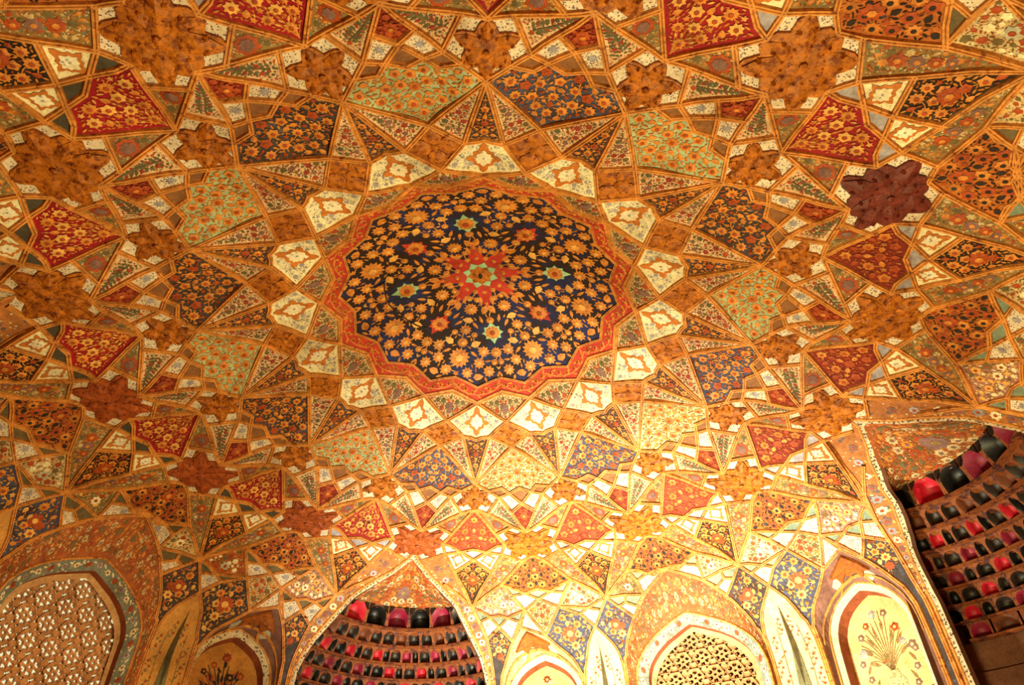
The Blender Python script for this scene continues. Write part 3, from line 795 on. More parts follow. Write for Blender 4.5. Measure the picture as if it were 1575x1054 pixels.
def half_bay(m4, side, warp=False):
    dom = Cyl(m4, side, warp); edges = []
    def pan(name, poly, ground, deco=None, ribs=True, h=0.0, parent=ceiling, label=None):
        pb = PB(dom); pb.ngon(poly, ground, h, .16)
        if deco: deco(pb)
        o = link(name, pb.mesh(name), parent, 0, None, label)
        if ribs:
            for i in range(len(poly)): edges.append((poly[i - 1], poly[i]))
        return o
    gt = DKTILE if (m4 < 0 and side < 0) or m4 > 4 else TEAL
    def ros(sz, mt, n=8, eye=None):
        def f(pb, poly): c = centroid(poly); pb.flower(c[0], c[1], sz, n, mt, 0, .6, .008, eye)
        return f
    # below the arabesque kite over the niche: green tiles, cream tiles, olive diamond
    cO = {s: A3(1 + s * .10, 5.685) for s in (1, -1)}; bO = {s: A3(1 + s * .19, 5.57) for s in (1, -1)}; sO = {s: A3(1 + s * .20, 5.72) for s in (1, -1)}
    b0 = A3(1, 5.615)
    pan('green_tile', [cO[-1], N1, cO[1], b0], gt)
    for s, On, Jx in ((-1, OL, Jn), (1, OR, J2)):
        pan('green_tile', [On, sO[s], cO[s], bO[s]], gt)
        t = [sO[s], Jx, N1, cO[s]]
        pan('rosette_tile', t, SPECK, lambda pb, t=t: ros(.05, LAV)(pb, t))
    t = [N1, Jn, Ln, J2]
    pan('olive_diamond', t, TAN, lambda pb, t=t: arabesque(pb, t, 83, None, .05, mats=(GOLD, RUST, OLIVEM), margin=.05))
    # pink panel towards the arch
    cL, cR, p0, bL, bR, sL, sR = A3(.632, 6.02), A3(.762, 6.038), A3(.70, 6.0), A3(.573, 5.945), A3(.823, 5.985), A2(.555, 5.175), A3(.845, 6.10)
    t = [OL, X5, bL, cL, p0, cR, bR, Jn, sO[-1]] if False else [OL, X5, bL, cL, p0, cR, bR, Jn]
    pan('pink_panel', t, PINKP, lambda pb, t=t: arabesque(pb, t, 87, None, .06, mats=(GOLDL, CREAM, OLIVEM), margin=.06, h=.008))
    pan('green_tile', [X5, sL, cL, bL], gt); pan('green_tile', [cL, Kt, cR, p0], gt); pan('green_tile', [Jn, sR, cR, bR], gt)
    for t in ([sL, KL, Kt, cL], [sR, KR, Kt, cR]):
        pan('rosette_tile', t, SPECK, lambda pb, t=t: ros(.045, LAV)(pb, t))
    iKL = next(i for i, q in enumerate(BAND) if q[1] < 4.94); iKR = next(i for i, q in enumerate(NMs) if q[1] < 4.92)
    t = [Kt, KL] + [pt(q) for q in BAND[iKL:]] + [pt(q) for q in NMs[iKR:][::-1]] + [KR]
    tq = [Kt, KL] + [pt(q) for q in BAND[iKL:] if q[1] > 4.5] + [pt(q) for q in NMs[iKR:][::-1] if q[1] > 4.5] + [KR]
    pan('floral_kite', t, DARK, lambda pb, t=tq: arabesque(pb, t, 91, None, .062, mats=(GOLD, RUST, GOLDL), margin=.05, density=1.5), ribs=False)
    edges.extend([(Kt, KL), (Kt, KR)])
    pan('cream_tile', [Jn, Ln, Na], SPECK)
    pan('red_tile', [Jn, Na, KR, sR], SPECK, ribs=False)
    edges.extend([(Jn, Ln), (Ln, Na)])
    # panel towards the window
    g1, cc, g2, b1, b2 = A3(1.288, 6.06), A3(1.35, 5.985), A3(1.443, 6.04), A3(1.222, 5.94), A3(1.432, 5.91)
    t = [OR, J2, b1, cc, b2, X15]
    def deco(pb, t=t):
        c = centroid(t); pb.flower(c[0], c[1], .085, 8, PALEB, 0, .7, .01, RUST)
        arabesque(pb, t, 95, None, .05, mats=(RUST, CREAM, OLIVEM), margin=.06, h=.008, eye=None)
    pan('tan_panel', t, TAN if not side == -1 or m4 > 0 else ARAB, deco)
    pan('green_tile', [J2, g1, cc, b1], gt); pan('green_tile', [X15, b2, cc, g2], gt)
    t = [g1, Wn, g2, cc]
    pan('rosette_tile', t, SPECK, lambda pb, t=t: ros(.05, LAV)(pb, t))
    iT = 1
    iNJ = 1
    t = [J2, Ln] + [pt(q) for q in NJs[iNJ:]] + [pt(q) for q in TMs[::-1]] + [g1]
    def deco(pb, t=t):
        c = A2(1.19, 4.98); pb.flower(c[0], c[1], .16, 8, RUST, 0, .7, .014, GOLDL)
        arabesque(pb, t, 97, None, .08, mats=(GOLD, GOLDL, GOLD), margin=.05, density=1.2)
    pan('floral_kite', t, BLUE if m4 > -1 and (side == 1 or m4 > 0) else DARK, deco, ribs=False)
    edges.extend([(J2, Ln), (J2, g1), (g1, Wn)])
    iJ = next(i for i, q in enumerate(JOs) if q[1] < 5.07)
    t = [X15, g2] + [pt(q) for q in TJs] + [pt(q) for q in JOs[iJ:][::-1]] + [Y2]
    def deco(pb, t=t):
        c = A2(1.515, 5.02); pb.flower(c[0], c[1], .12, 8, RUST, 0, .7, .014, GOLDL)
        arabesque(pb, t, 99, None, .07, mats=(GOLD, GOLDL, RUST), margin=.05, density=1.2)
    pan('floral_kite', t, BLUE if side == 1 else DARK, deco, ribs=False)
    edges.extend([(X15, g2), (g2, Wn), (X15, Y2)])
    # cypress panel
    t = [pt(q) for q in TJs] + [pt(q) for q in TMs[::-1][:-1]]
    def deco(pb):
        base = A2(1.375, 2.9); tip = A2(1.373, 4.80)
        tri = [A2(1.35, 2.9), A2(1.34, 3.5), A2(1.358, 4.2), tip, A2(1.392, 4.2), A2(1.412, 3.5), A2(1.40, 2.9)]
        pb.fan(tri, .01, .016, TREE, A2(1.375, 3.6), False)
        rr_ = random.Random(5)
        for s_ in (1, -1):
            for i in range(26):
                z = 4.62 - i * .07; aa = 1.375 + s_ * (.035 + .045 * rr_.random() + .025 * min(1, i / 8))
                if z > 4.45: aa = 1.375 + s_ * .03
                c = A2(aa, z)
                pb.flower(c[0], c[1], .026, 5, (RUST, OLIVE, RUST)[i % 3], i, .55, .008); pb.leaf(c[0] + .03, c[1] + .05, 1.2 * s_ + i, .07, .025, OLIVE, .007)
            pb.stem(A2(1.375 + s_ * .03, 2.9), A2(1.375 + s_ * .055, 4.5), .05 * s_, .006, OLIVE, .006, 8)
    pan('cypress_panel', t, TREED if gt is DKTILE else TREEG, deco, ribs=False)
    for cv in (TJs, TMs, NMs, NJs, JOs[iJ:], BAND):
        for i in range(len(cv) - 1): edges.append((pt(cv[i]), pt(cv[i + 1])))
    # beside the window arch
    js, jc, jb1, jb2, je, n2 = A3(1.762, 5.72), A3(1.85, 5.64), A3(1.81, 5.54), A3(1.957, 5.595), A3(1.774, 5.93), A2(2.0, 5.515)
    pan('green_tile', [OJ, js, jc, jb1], gt); pan('green_tile', [jc, n2, jb2], gt)
    ia = [i for i, q in enumerate(JOs) if 5.31 < q[1] < 5.51]
    t = [js, jc, n2] + [pt(JOs[i]) for i in ia] + [je]
    pan('rosette_tile', t, SPECK, lambda pb, t=t: ros(.06, LAV)(pb, t))
    q_ = lerp(X15, je, .5)
    qc = (q_[0], q_[1] - .03)
    t = [OJ, X15, qc, je, js]
    def deco(pb, t=t):
        c = centroid(t); pb.flower(c[0], c[1], .075, 7, CREAM, 0, .7, .01, RUST)
        arabesque(pb, t, 103, None, .045, mats=(GOLDL, OLIVEM, RUST), margin=.06, h=.006, eye=None)
    pan('olive_panel', t, OLIVE if side == 1 else TAN, deco)
    qs, qe = lerp(X15, Y2, .45), None
    q5 = A3(1.63, 5.99)
    ib = [i for i, q in enumerate(JOs) if 5.09 < q[1] < 5.29]
    pan('green_tile', [X15, qc, q5, qs], gt); pan('green_tile', [qc, je, A3(1.70, 6.07), q5], gt)
    t = [qs, q5, A3(1.70, 6.07), je] + [pt(JOs[i]) for i in ib] + [Y2]
    pan('rosette_tile', t, SPECK)
    for i in range(iJ): edges.append((pt(JOs[i]), pt(JOs[i + 1])))
    # ribs
    pb = PB(dom); seen = set()
    for a, b in edges:
        key = tuple(sorted(((round(a[0], 2), round(a[1], 2)), (round(b[0], 2), round(b[1], 2)))))
        if key in seen: continue
        seen.add(key); rib_strip(pb, a, b, .025, .032)
    link('rib_net', pb.mesh('rib_net'), ceiling)
    # bare lower wall
    return dom

bays = {}
for j in range(4):
    for side in (1, -1):
        bays[(j, side)] = half_bay(-.5 + 4 * j, side, j == 1 and side == -1)

def cyl_pts(dom, poly):
    return dom.base(np.array([A2(*q) for q in poly]))
def resample(P3, n):
    P3 = np.asarray(P3, float); d = np.concatenate([[0], np.cumsum(np.linalg.norm(np.diff(P3, axis=0), axis=1))])
    t = np.linspace(0, d[-1], n); return np.column_stack([np.interp(t, d, P3[:, i]) for i in range(3)])
def frame(k):
    t = TH0 - k * SEC
    return np.array([math.cos(t), math.sin(t), 0]), np.array([math.sin(t), -math.cos(t), 0])   # outward, towards rising k
def loc(k, x, y, z):
    n_, e_ = frame(k); return n_ * x + e_ * y + np.array([0, 0, z])
def loft_part(name, A, B, mt, parent, nu=None, nv=3, deco=None, look=None, kind=None, label=None, thick=.06, bulge=0.0):
    dom = Loft(A, B, look, bulge); pb = PB(dom); n = len(A)
    g = [[pb.v(dom.t[i], dom.W * j / nv, 0) for j in range(nv + 1)] for i in range(n)]
    for i in range(n - 1):
        for j in range(nv): pb.face([g[i][j], g[i + 1][j], g[i + 1][j + 1], g[i][j + 1]], mt)
    if deco: deco(pb, dom)
    return link(name, pb.mesh(name), parent, 0, kind, label)
def tube(name, pts3, rad, mt, parent, n=6, label=None):
    """square-ish moulding swept along a 3-D polyline"""
    pts3 = np.asarray(pts3, float); V = []; F = []
    for i in range(len(pts3)):
        a = pts3[max(0, i - 1)]; b = pts3[min(len(pts3) - 1, i + 1)]; t = b - a; t /= np.linalg.norm(t)
        up = np.array([0, 0, 2.0]) - pts3[i]; up -= t * (up @ t); up /= np.linalg.norm(up); sd = np.cross(t, up)
        for q in range(n):
            w = 2 * PI * q / n; V.append((pts3[i] + (up * math.cos(w) + sd * math.sin(w)) * rad) * S + np.array([0, 0, ZOFF]))
    for i in range(len(pts3) - 1):
        for q in range(n): F.append([i * n + q, i * n + (q + 1) % n, (i + 1) * n + (q + 1) % n, (i + 1) * n + q])
    me = bpy.data.meshes.new(name); me.from_pydata([tuple(v) for v in V], [], F); me.materials.append(mt)
    for p in me.polygons: p.use_smooth = True
    return link(name, me, parent, 0, None, label)

# ------------------------------------------------------------------ tall arches with honeycomb (muqarnas) recesses
TZ = [5.23, 5.02, 4.81, 4.60, 4.39, 4.18, 3.97, 3.74]
TR = [1.54, 1.80, 2.05, 2.25, 2.38, 2.48, 2.55, 2.58]
TTOP = 5.58
def cell_mesh(w, hgt, colmat, depth):
    V = []; F = []; MI = []
    fw = min(.026, w * .085); n = 7
    hw = w / 2 - fw; sp = hgt * .46; top = hgt - .012
    arch = [(-hw, .022)]
    for i in range(n + 1):
        t = i / n; arch.append((-hw * math.cos(t * PI / 2) ** .85 if i < n else 0, sp + (top - sp) * math.sin(t * PI / 2) ** .95))
    arch += [(-x, y) for x, y in arch[::-1][1:]]
    m_ = len(arch)
    def outer(x, y, i):
        if y <= .03: return (math.copysign(w / 2, x), 0)
        if y < sp + 1e-6: return (math.copysign(w / 2, x), y)
        f = x / hw; g = (y - sp) / (top - sp)
        if abs(f) > .72: return (math.copysign(w / 2, x), sp + (hgt - sp) * min(1, g * 1.2))
        return (f / .72 * w / 2, hgt)
    for x, y in arch: V.append((x, 0, y))
    for i, (x, y) in enumerate(arch): ox, oy = outer(x, y, i); V.append((ox, 0, oy))
    for x, y in arch: V.append((x * .80, depth, .03 + (y - .03) * .86))
    b = len(V); V.append((0, depth * 1.25, hgt * .42))
    for i in range(m_ - 1):
        F.append([i, i + 1, m_ + i + 1, m_ + i]); MI.append(0)
        F.append([i + 1, i, 2 * m_ + i, 2 * m_ + i + 1]); MI.append(1)
        F.append([2 * m_ + i + 1, 2 * m_ + i, b]); MI.append(1)
    F.append([0, m_ - 1, 3 * m_ - 1, 2 * m_]); MI.append(0)
    F.append([0, m_, 2 * m_ - 1, m_ - 1]); MI.append(0)
    F.append([2 * m_, 3 * m_ - 1, b]); MI.append(1)
    me = bpy.data.meshes.new('muqarnas_niche'); me.from_pydata([(x * S, y * S, z * S) for x, y, z in V], [], F)
    me.materials.append(CELLF); me.materials.append(colmat); me.polygons.foreach_set('material_index', MI)
    me.polygons.foreach_set('use_smooth', [q == 1 for q in MI])
    # seen from -Y
    return me
cells = {}
def get_cell(w, h_, mt, d):
    key = (round(w, 3), round(h_, 3), mt.name)
    if key not in cells: cells[key] = cell_mesh(w, h_, mt, d)
    return cells[key]

def poly_mesh(name, V, F, mts, mi=None):
    me = bpy.data.meshes.new(name); me.from_pydata([tuple(np.asarray(v) * S + np.array([0, 0, ZOFF])) for v in V], [], F)
    for q in mts: me.materials.append(q)
    if mi: me.polygons.foreach_set('material_index', mi)
    return me
WALLN = {0: ('wall_front', 'tall pointed arch with honeycomb niches, left of the bright screen window'), 1: ('wall_right', 'tall pointed arch with dark honeycomb niches at the right edge'),
         2: ('wall_back', 'open arch of the wall behind the viewer'), 3: ('wall_left', 'tall pointed arch of the left wall, out of view')}
for j in range(4):
    m4 = -.5 + 4 * j; dp, dn = bays[(j, 1)], bays[(j, -1)]
    # shell of the recess
    V = []; F = []; N = 28; span = math.radians(75)
    rings = [(6.05, 2.9), (3.73, 2.9), (3.73, 2.64), (3.35, 2.64), (3.34, 2.58), (-2.7, 2.58)]
    for z, rr in rings:
        sp_ = math.asin(1.86 / rr)
        for i in range(N + 1):
            ph = -sp_ + 2 * sp_ * (i - 1) / (N - 2)
            if i in (0, N): V.append(loc(m4, 6.50, -1.86 if i == 0 else 1.86, z))
            else: V.append(loc(m4, 5.2 + rr * math.cos(ph), rr * math.sin(ph), z))
    for a_ in range(len(rings) - 1):
        for i in range(N): F.append([a_ * (N + 1) + i, a_ * (N + 1) + i + 1, (a_ + 1) * (N + 1) + i + 1, (a_ + 1) * (N + 1) + i])
    cidx = len(V); V.append(loc(m4, 5.2, 0, 6.05))
    V.append(loc(m4, 5.9, 0, 6.05)); F += [[i + 1, i, cidx + 1] for i in range(N)]
    w_ = root(WALLN[j][0], WALLN[j][1], 'wall', poly_mesh('recess_shell', V, F, [WALLB]))
    # arch edge curves in 3-D, from the left foot over the apex to the right foot
    cp = cyl_pts(dp, ARs); cn = cyl_pts(dn, ARs)
    edge = np.vstack([cn[::-1], cp[1:]])
    inset = []
    for q in ARs:
        a_, z_ = q
        f = min(1, a_ / .25)
        inset.append((a_ + .030 * f if a_ > .01 else 0, z_ + .045 * (1 - min(1, a_ / .5)) + (.0 if a_ > .01 else .0)))
    cpi = cyl_pts(dp, inset); cni = cyl_pts(dn, inset)
    strip = np.vstack([cni[::-1], cpi[1:]])
    def deco(pb, dom):
        n_ = int(dom.Lh / .06); rr_ = random.Random(3)
        for i in range(n_):
            u = (i + .5) * dom.Lh / n_; q = dom.W * rr_.uniform(.35, .65)
            if rr_.random() < .6: pb.leaf(u, q, rr_.uniform(0, 3), rr_.uniform(.03, .05), .016, rr_.choice((INK, MAUVE, OLIVEM)), .006)
            else: pb.flower(u, q, .02, 5, rr_.choice((MAUVE, OLIVEM, LAV)), i, .6, .006)
    loft_part('script_moulding', strip, edge, STRIP, w_, deco=deco, label='pale moulding strip with dark scrolled marks along the arch')
    tube('arch_bead', strip, .022, RIB, w_)
    # orange border either side
    for side, dom in ((1, dp), (-1, dn)):
        b0 = [A3(.255, 4.985)] if False else []
        top = [(.10, 5.80), (.25, 5.825)]
        outp = [A3(.0, 4.985), A3(.09, 5.085), A3(.255, 4.872), A3(.37, 5.365)] + [pt(q) for q in BAND]
        inp = [pt(q) for q in inset]
        poly = outp + inp[::-1]
        def deco(pb, outp=outp, inp=inp):
            for i in range(22):
                z = 5.72 - i * .10
                aO = np.interp(-z, [-q[1] for q in [(.245, 5.835), (.37, 5.63)] + BAND], [q[0] for q in [(.245, 5.835), (.37, 5.63)] + BAND])
                aI = np.interp(-z, [-q[1] for q in inset], [q[0] for q in inset])
                c = A2((aO + aI) / 2, z); wd = abs(aO - aI) * SEC * 6.2
                if wd < .05: continue
                pb.flower(c[0], c[1], min(.07, wd * .3), 7, (MAUVE, LAV, CREAM)[i % 3], i, .75, .01, RUST)
                pb.leaf(c[0] - wd * .2, c[1] + .05, i * 1.3, .06, .03, GOLDL, .008); pb.leaf(c[0] + wd * .2, c[1] + .05, i * .7, .06, .03, OLIVE, .008)
        pb = PB(dom); pb.ngon(poly, BORD, 0.0, .16); deco(pb)
        link('arch_border', pb.mesh('arch_border'), w_, 0, None, 'orange floral border of the arch')
        pb = PB(dom)
        rib_strip(pb, A3(.255, 4.872), A3(.37, 5.365), .026, .03); rib_strip(pb, A3(.37, 5.365), X5, .026, .03)
        link('border_bead', pb.mesh('border_bead'), w_)
    # reveal of the arch, straight back
    n_, e_ = frame(m4)
    low_ = edge[:, 2] < 5.40
    back = edge.copy(); back += n_ * .07; back[:, 2] += .0
    half = len(edge) // 2
    for sl in (slice(0, half - 6), slice(half + 7, len(edge))):
        if len(edge[sl]) > 2: loft_part('arch_reveal', edge[sl], back[sl], WALLB, w_, nv=1)
    # painted vault between the arch edge and the first tier
    ntop = 31
    az = [q for q in ARs if q[1] > 5.22] + [(.41, 5.22)]
    ea = np.vstack([cyl_pts(dn, az)[::-1], cyl_pts(dp, az)[1:]]); ea = resample(ea, ntop)
    phs = np.linspace(math.radians(-50), math.radians(50), ntop)
    tb = np.array([loc(m4, 5.2 + 1.54 * math.cos(p), 1.54 * math.sin(p), TTOP) for p in phs])
    def deco(pb, dom):
        poly = [(0.15, .04), (dom.Lh - .15, .04), (dom.Lh - .15, dom.W - .02), (.15, dom.W - .02)]
        pb.flower(dom.Lh / 2, dom.W * .62, .15, 10, MAUVE, 0, .8, .012, OLIVE)
        arabesque(pb, poly, 111, ((dom.Lh / 2, 0), PI / 2), .075, mats=(RUST, GOLD, OLIVEM, TAN), eye=MAUVE, margin=.02, density=.55, h=.008)
    loft_part('vault_panel', ea, tb, SCOOP, w_, nv=6, deco=deco, label='russet painted vault with scattered flowers above the niches')
    if j >= 2: continue
    # tiers of little niches
    for i in range(8):
        zb = TZ[i]; zt = TTOP if i == 0 else TZ[i - 1]; rr = TR[i]; hh = zt - zb
        seq = []
        per = math.radians(15)
        if i == 0:
            for q in range(-3, 4): seq.append((q * per, per * .97, 'p' if q % 2 == 0 else 'b'))
        elif i == 1:
            for q in range(-8, 8): seq.append(((q + .5) * per / 2, per * .48, 'g' if q % 3 else 'o'))
        elif i == 7:
            for q in range(-4, 5): seq += [(q * per, per * .5, 'g' if q % 2 else 'o'), ((q + .5) * per, per * .42, 'o' if q % 3 else 'p')]
        else:
            sh = (0 if i % 2 else .5)
            for q in range(-5, 6):
                c0 = (q + sh) * per
                seq += [(c0, per * .35, 'p'), (c0 + per * .30, per * .23, 'b'), (c0 + per * .62, per * .40, 'b' if (q + i) % 3 else 'g')]
        aE = np.interp(-zb, [-q[1] for q in ARs], [q[0] for q in ARs]); yE = math.sin(aE * SEC) * 6.6
        rnd = random.Random(10 * i + j)
        for ph, dw, kind in seq:
            if abs(rr * math.sin(ph)) > min(1.78, yE + .22) or abs(ph) > math.radians(62): continue
            mt = {'p': CELLP, 'b': CELLB, 'g': CELLG, 'o': CELLO}[kind]
            if kind == 'p' and rnd.random() < .45: mt = CELLM
            if kind == 'b' and rnd.random() < .25: mt = CELLG
            wd = 2 * rr * math.tan(dw / 2)
            tilt = math.atan((TR[i] - TR[i - 1]) * .80 / hh) if i else .40; me = get_cell(wd, hh / math.cos(tilt) * .97, mt, .12 if i else .20)
            o = bpy.data.objects.new('muqarnas_niche', me); C.objects.link(o); o.parent = w_
            p = loc(m4, 5.2 + rr * math.cos(ph), rr * math.sin(ph), zb)
            o.location = p * S + np.array([0, 0, ZOFF])
            t = TH0 - m4 * SEC - ph        # outward direction of this cell
            o.rotation_euler = (tilt, 0, t - PI / 2)
        if i == 0:
            for q in range(-3, 3):
                for s_ in (1, -1):
                    ph0 = (q + .5) * per; V = []
                    for dp_, z_ in ((s_ * .012, TTOP - .13), (s_ * .012, TTOP - .015), (s_ * .075, TTOP - .015)):
                        V.append(loc(m4, 5.2 + 1.385 * math.cos(ph0 + dp_), 1.385 * math.sin(ph0 + dp_), z_))
                    for dp_, z_ in ((s_ * .012, TTOP - .13), (s_ * .012, TTOP - .015), (s_ * .075, TTOP - .015)):
                        V.append(loc(m4, 5.2 + 1.43 * math.cos(ph0 + dp_), 1.43 * math.sin(ph0 + dp_), z_))
                    link('spandrel_tile', poly_mesh('spandrel_tile', V, [[0, 1, 2], [3, 5, 4], [0, 3, 4, 1], [1, 4, 5, 2], [2, 5, 3, 0]], [CELLG]), w_)
        # soffit ledge to the next tier
        r2 = TR[i + 1] if i < 7 else 2.66
        V = []; F = []; N = 40
        for q in range(N + 1):
            ph = min(math.radians(64), math.asin(min(1, 1.84 / (rr + .2)))) * (-1 + 2 * q / N); bump_ = .018 * abs(math.cos(ph * 12))
            V += [loc(m4, 5.2 + (rr - .02 - bump_) * math.cos(ph), (rr - .02 - bump_) * math.sin(ph), zb + .025), loc(m4, 5.2 + (rr - .02 - bump_) * math.cos(ph), (rr - .02 - bump_) * math.sin(ph), zb - .005), loc(m4, 5.2 + (r2 + .02) * math.cos(ph), (r2 + .02) * math.sin(ph), zb - .005)]
        for q in range(N):
            F += [[3 * q, 3 * q + 3, 3 * q + 4, 3 * q + 1], [3 * q + 1, 3 * q + 4, 3 * q + 5, 3 * q + 2]]
        link('tier_ledge', poly_mesh('tier_ledge', V, F, [CELLF]), w_)

# ------------------------------------------------------------------ arched niches at the corners
NB_H = [(0, 4.885), (.10, 4.855), (.24, 4.79), (.38, 4.71), (.50, 4.60), (.60, 4.45), (.655, 4.30), (.68, 4.10), (.685, 3.6), (.69, 2.6)]
NO_H = [(0, 4.775), (.10, 4.74), (.22, 4.68), (.34, 4.605), (.44, 4.51), (.52, 4.38), (.565, 4.25), (.585, 4.05), (.59, 3.6), (.59, 2.6)]
nnames = {(0, 1): 'wall_front_right', (1, -1): 'wall_right_front', (1, 1): 'wall_right_back', (2, -1): 'wall_back_right', (2, 1): 'wall_back_left', (3, -1): 'wall_left_back', (3, 1): 'wall_left_front', (0, -1): 'wall_front_left'}
nlabels = {(0, 1): 'arched niche of pale plaster with a red flower, right of the central tall arch', (1, -1): 'cream arched niche with a painted vase of flowers, beside the right arch', (0, -1): 'ochre arched niche with dark painted stems, left of the central tall arch'}
for (j, side), nm in nnames.items():
    dom = bays[(j, side)]; kc = -.5 + 4 * j + side * .985
    lab = nlabels.get((j, side), 'arched niche of a corner bay, ' + nm[5:].replace('_', ' ') + ', out of view')
    # bare masonry below the vault
    V = []; F = []
    aa = np.linspace(.60, 2.0, 12)
    for a_ in aa:
        for z_ in (2.62, -2.7):
            t = TH0 - (-.5 + 4 * j + side * a_) * SEC; V.append((6.8 * math.cos(t), 6.8 * math.sin(t), z_))
    for i in range(len(aa) - 1): F.append([2 * i, 2 * i + 2, 2 * i + 3, 2 * i + 1])
    w_ = root(nm, lab, 'wall', poly_mesh('wall_base', V, F, [WALLB]))
    mcur = cyl_pts(dom, NMs); jcur = cyl_pts(dom, NJs)
    outer3 = np.vstack([mcur[::-1], jcur])
    outer3 = resample(outer3, 41)
    def line(H, D): 
        L_ = [loc(kc, D, -side * y, z) for y, z in H]; Rr = [loc(kc, D, side * y, z) for y, z in H]
        return np.vstack([np.array(L_)[::-1], np.array(Rr)[1:]])
    band_o = line(NB_H, 6.87); op_f = line(NO_H, 6.93); op_b = line([(y * .98, z - .02) for y, z in NO_H], 7.14)
    bo = resample(band_o, 41); lk = loc(kc, 3.0, 0, 2.5)
    # match the apexes: split at highest point
    i0 = int(np.argmax(outer3[:, 2]))
    oA = np.vstack([resample(outer3[:i0 + 1], 21), resample(outer3[i0:], 21)[1:]])
    i1 = int(np.argmax(band_o[:, 2])); bA = np.vstack([resample(band_o[:i1 + 1], 21), resample(band_o[i1:], 21)[1:]])
    pale = (j, side) == (0, 1)
    def deco(pb, dom_):
        cu = dom_.t[20]
        # half star boss and light kites at the crown of the hood
        W_ = dom_.W
        pb_star = [(cu - .40, W_ * .30), (cu - .22, W_ * .22), (cu, W_ * .12), (cu + .22, W_ * .22), (cu + .40, W_ * .30), (cu + .28, W_ * .44), (cu + .24, W_ * .68), (cu + .10, W_ * .56), (cu, W_ * .72), (cu - .10, W_ * .56), (cu - .24, W_ * .68), (cu - .28, W_ * .44)]
        pb.fan(pb_star, .05, .075, STARB, (cu, W_ * .42), True)
        for s_ in (1, -1):
            pb.fan([(cu + s_ * .30, W_ * .40), (cu + s_ * .44, W_ * .55), (cu + s_ * .34, W_ * .86), (cu + s_ * .20, W_ * .62)], .012, .014, PALEB, None, True)
            pb.stem((cu + s_ * .16, W_ * .55), (cu + s_ * .36, W_ * .98), 0, .02, RIB, .02)
            pb.stem((cu, W_ * .8), (cu + s_ * 1.5, W_ * .35), .04, .018, RIB, .02, 8)
    loft_part('hood', oA, bA, PURP if not pale else TAN, w_, nv=6, deco=deco, look=lk, label='mauve hood with a gilt half star at its crown')
    opf = resample(op_f, 41); i2 = int(np.argmax(op_f[:, 2])); oF = np.vstack([resample(op_f[:i2 + 1], 21), resample(op_f[i2:], 21)[1:]])
    oB = np.vstack([resample(op_b[:i2 + 1], 21), resample(op_b[i2:], 21)[1:]])
    loft_part('arch_band', bA, oF, PALEB if j or side == 1 else STRIP, w_, nv=1, look=lk, label='pale band round the niche arch')
    tube('band_bead', bA, .02, RIB, w_)
    loft_part('niche_reveal', oF, oB, NICHEW, w_, nv=1, look=lk, label='russet inner reveal')
    # back panel with a painted bouquet
    n_, e_ = frame(kc)
    fd = Flat(loc(kc, 7.14, 0, 0), e_ * side, np.array([0, 0, 1.0])); fd.look = lk
    pb = PB(fd)
    H = [(y * .98 + .01, z - .015) for y, z in NO_H]
    poly = [(-y, z) for y, z in H[::-1]] + [(y, z) for y, z in H[1:]]
    gm = NBACK if (j, side) != (0, -1) else mat('niche_back_ochre', (.74, .50, .22), .25, 5, .8, .3)
    pb.ngon(poly, gm, 0, .4)
    fl = (MAUVE, RUST, LAV) if (j, side) != (0, -1) else (INK, RUST, INK)
    st = OLIVE if (j, side) != (0, -1) else INK
    rr_ = random.Random(j * 7 + side)
    # vase
    pb.fan([(-.10, 3.30), (-.14, 3.38), (-.15, 3.5), (-.09, 3.58), (-.07, 3.66), (.07, 3.66), (.09, 3.58), (.15, 3.5), (.14, 3.38), (.10, 3.30)], .010, .014, TAN, (0, 3.46), False)
    for i in range(16):
        t = -1.15 + 2.3 * i / 15; Ls = .38 + .32 * rr_.random() + .22 * (1 - abs(t))
        tip = (Ls * math.sin(t) * .72, 3.66 + Ls * math.cos(t))
        pb.stem((0.02 * t, 3.66), tip, .05 * t, .007, st, .006, 5)
        if i % 2 == 0:
            R_ = rr_.uniform(.045, .065); pb.flower(tip[0], tip[1], R_ * 1.15, 5, fl[i % 3], i, .78, .010, gm)
        else: pb.leaf(tip[0] * .8, 3.66 + (tip[1] - 3.66) * .75, PI / 2 - t, .20, .05, st, .008)
    for s_ in (1, -1):
        for q in ((.36, 3.62), (.42, 3.85), (.30, 3.42), (.46, 3.3), (.2, 3.1), (.4, 3.05)):
            pb.flower(s_ * q[0], q[1], .055, 5, fl[int(q[0] * 100) % 3], q[1], .75, .009, gm); pb.leaf(s_ * (q[0] - .08), q[1] - .09, PI / 2 + s_ * .5, .16, .045, st, .007)
    if (j, side) == (0, -1):
        for i in range(46):
            t = rr_.uniform(-1.2, 1.2); q = rr_.uniform(.15, .85); x, y = q * math.sin(t) * .55, 3.62 + q * math.cos(t) * .95
            pb.leaf(x, y, PI / 2 - t + rr_.uniform(-.6, .6), rr_.uniform(.10, .18), .045, (INK, INK, RUST)[i % 3], .009)
        pb.flower(.02, 4.50, .08, 8, REDS, 0, .7, .014, RUST)
    if (j, side) == (0, 1): pb.flower(.0, 4.52, .075, 8, REDS, 0, .6, .014, GOLDL)
    link('back_panel', pb.mesh('back_panel'), w_, 0, None, 'niche back painted with a vase of flowers')

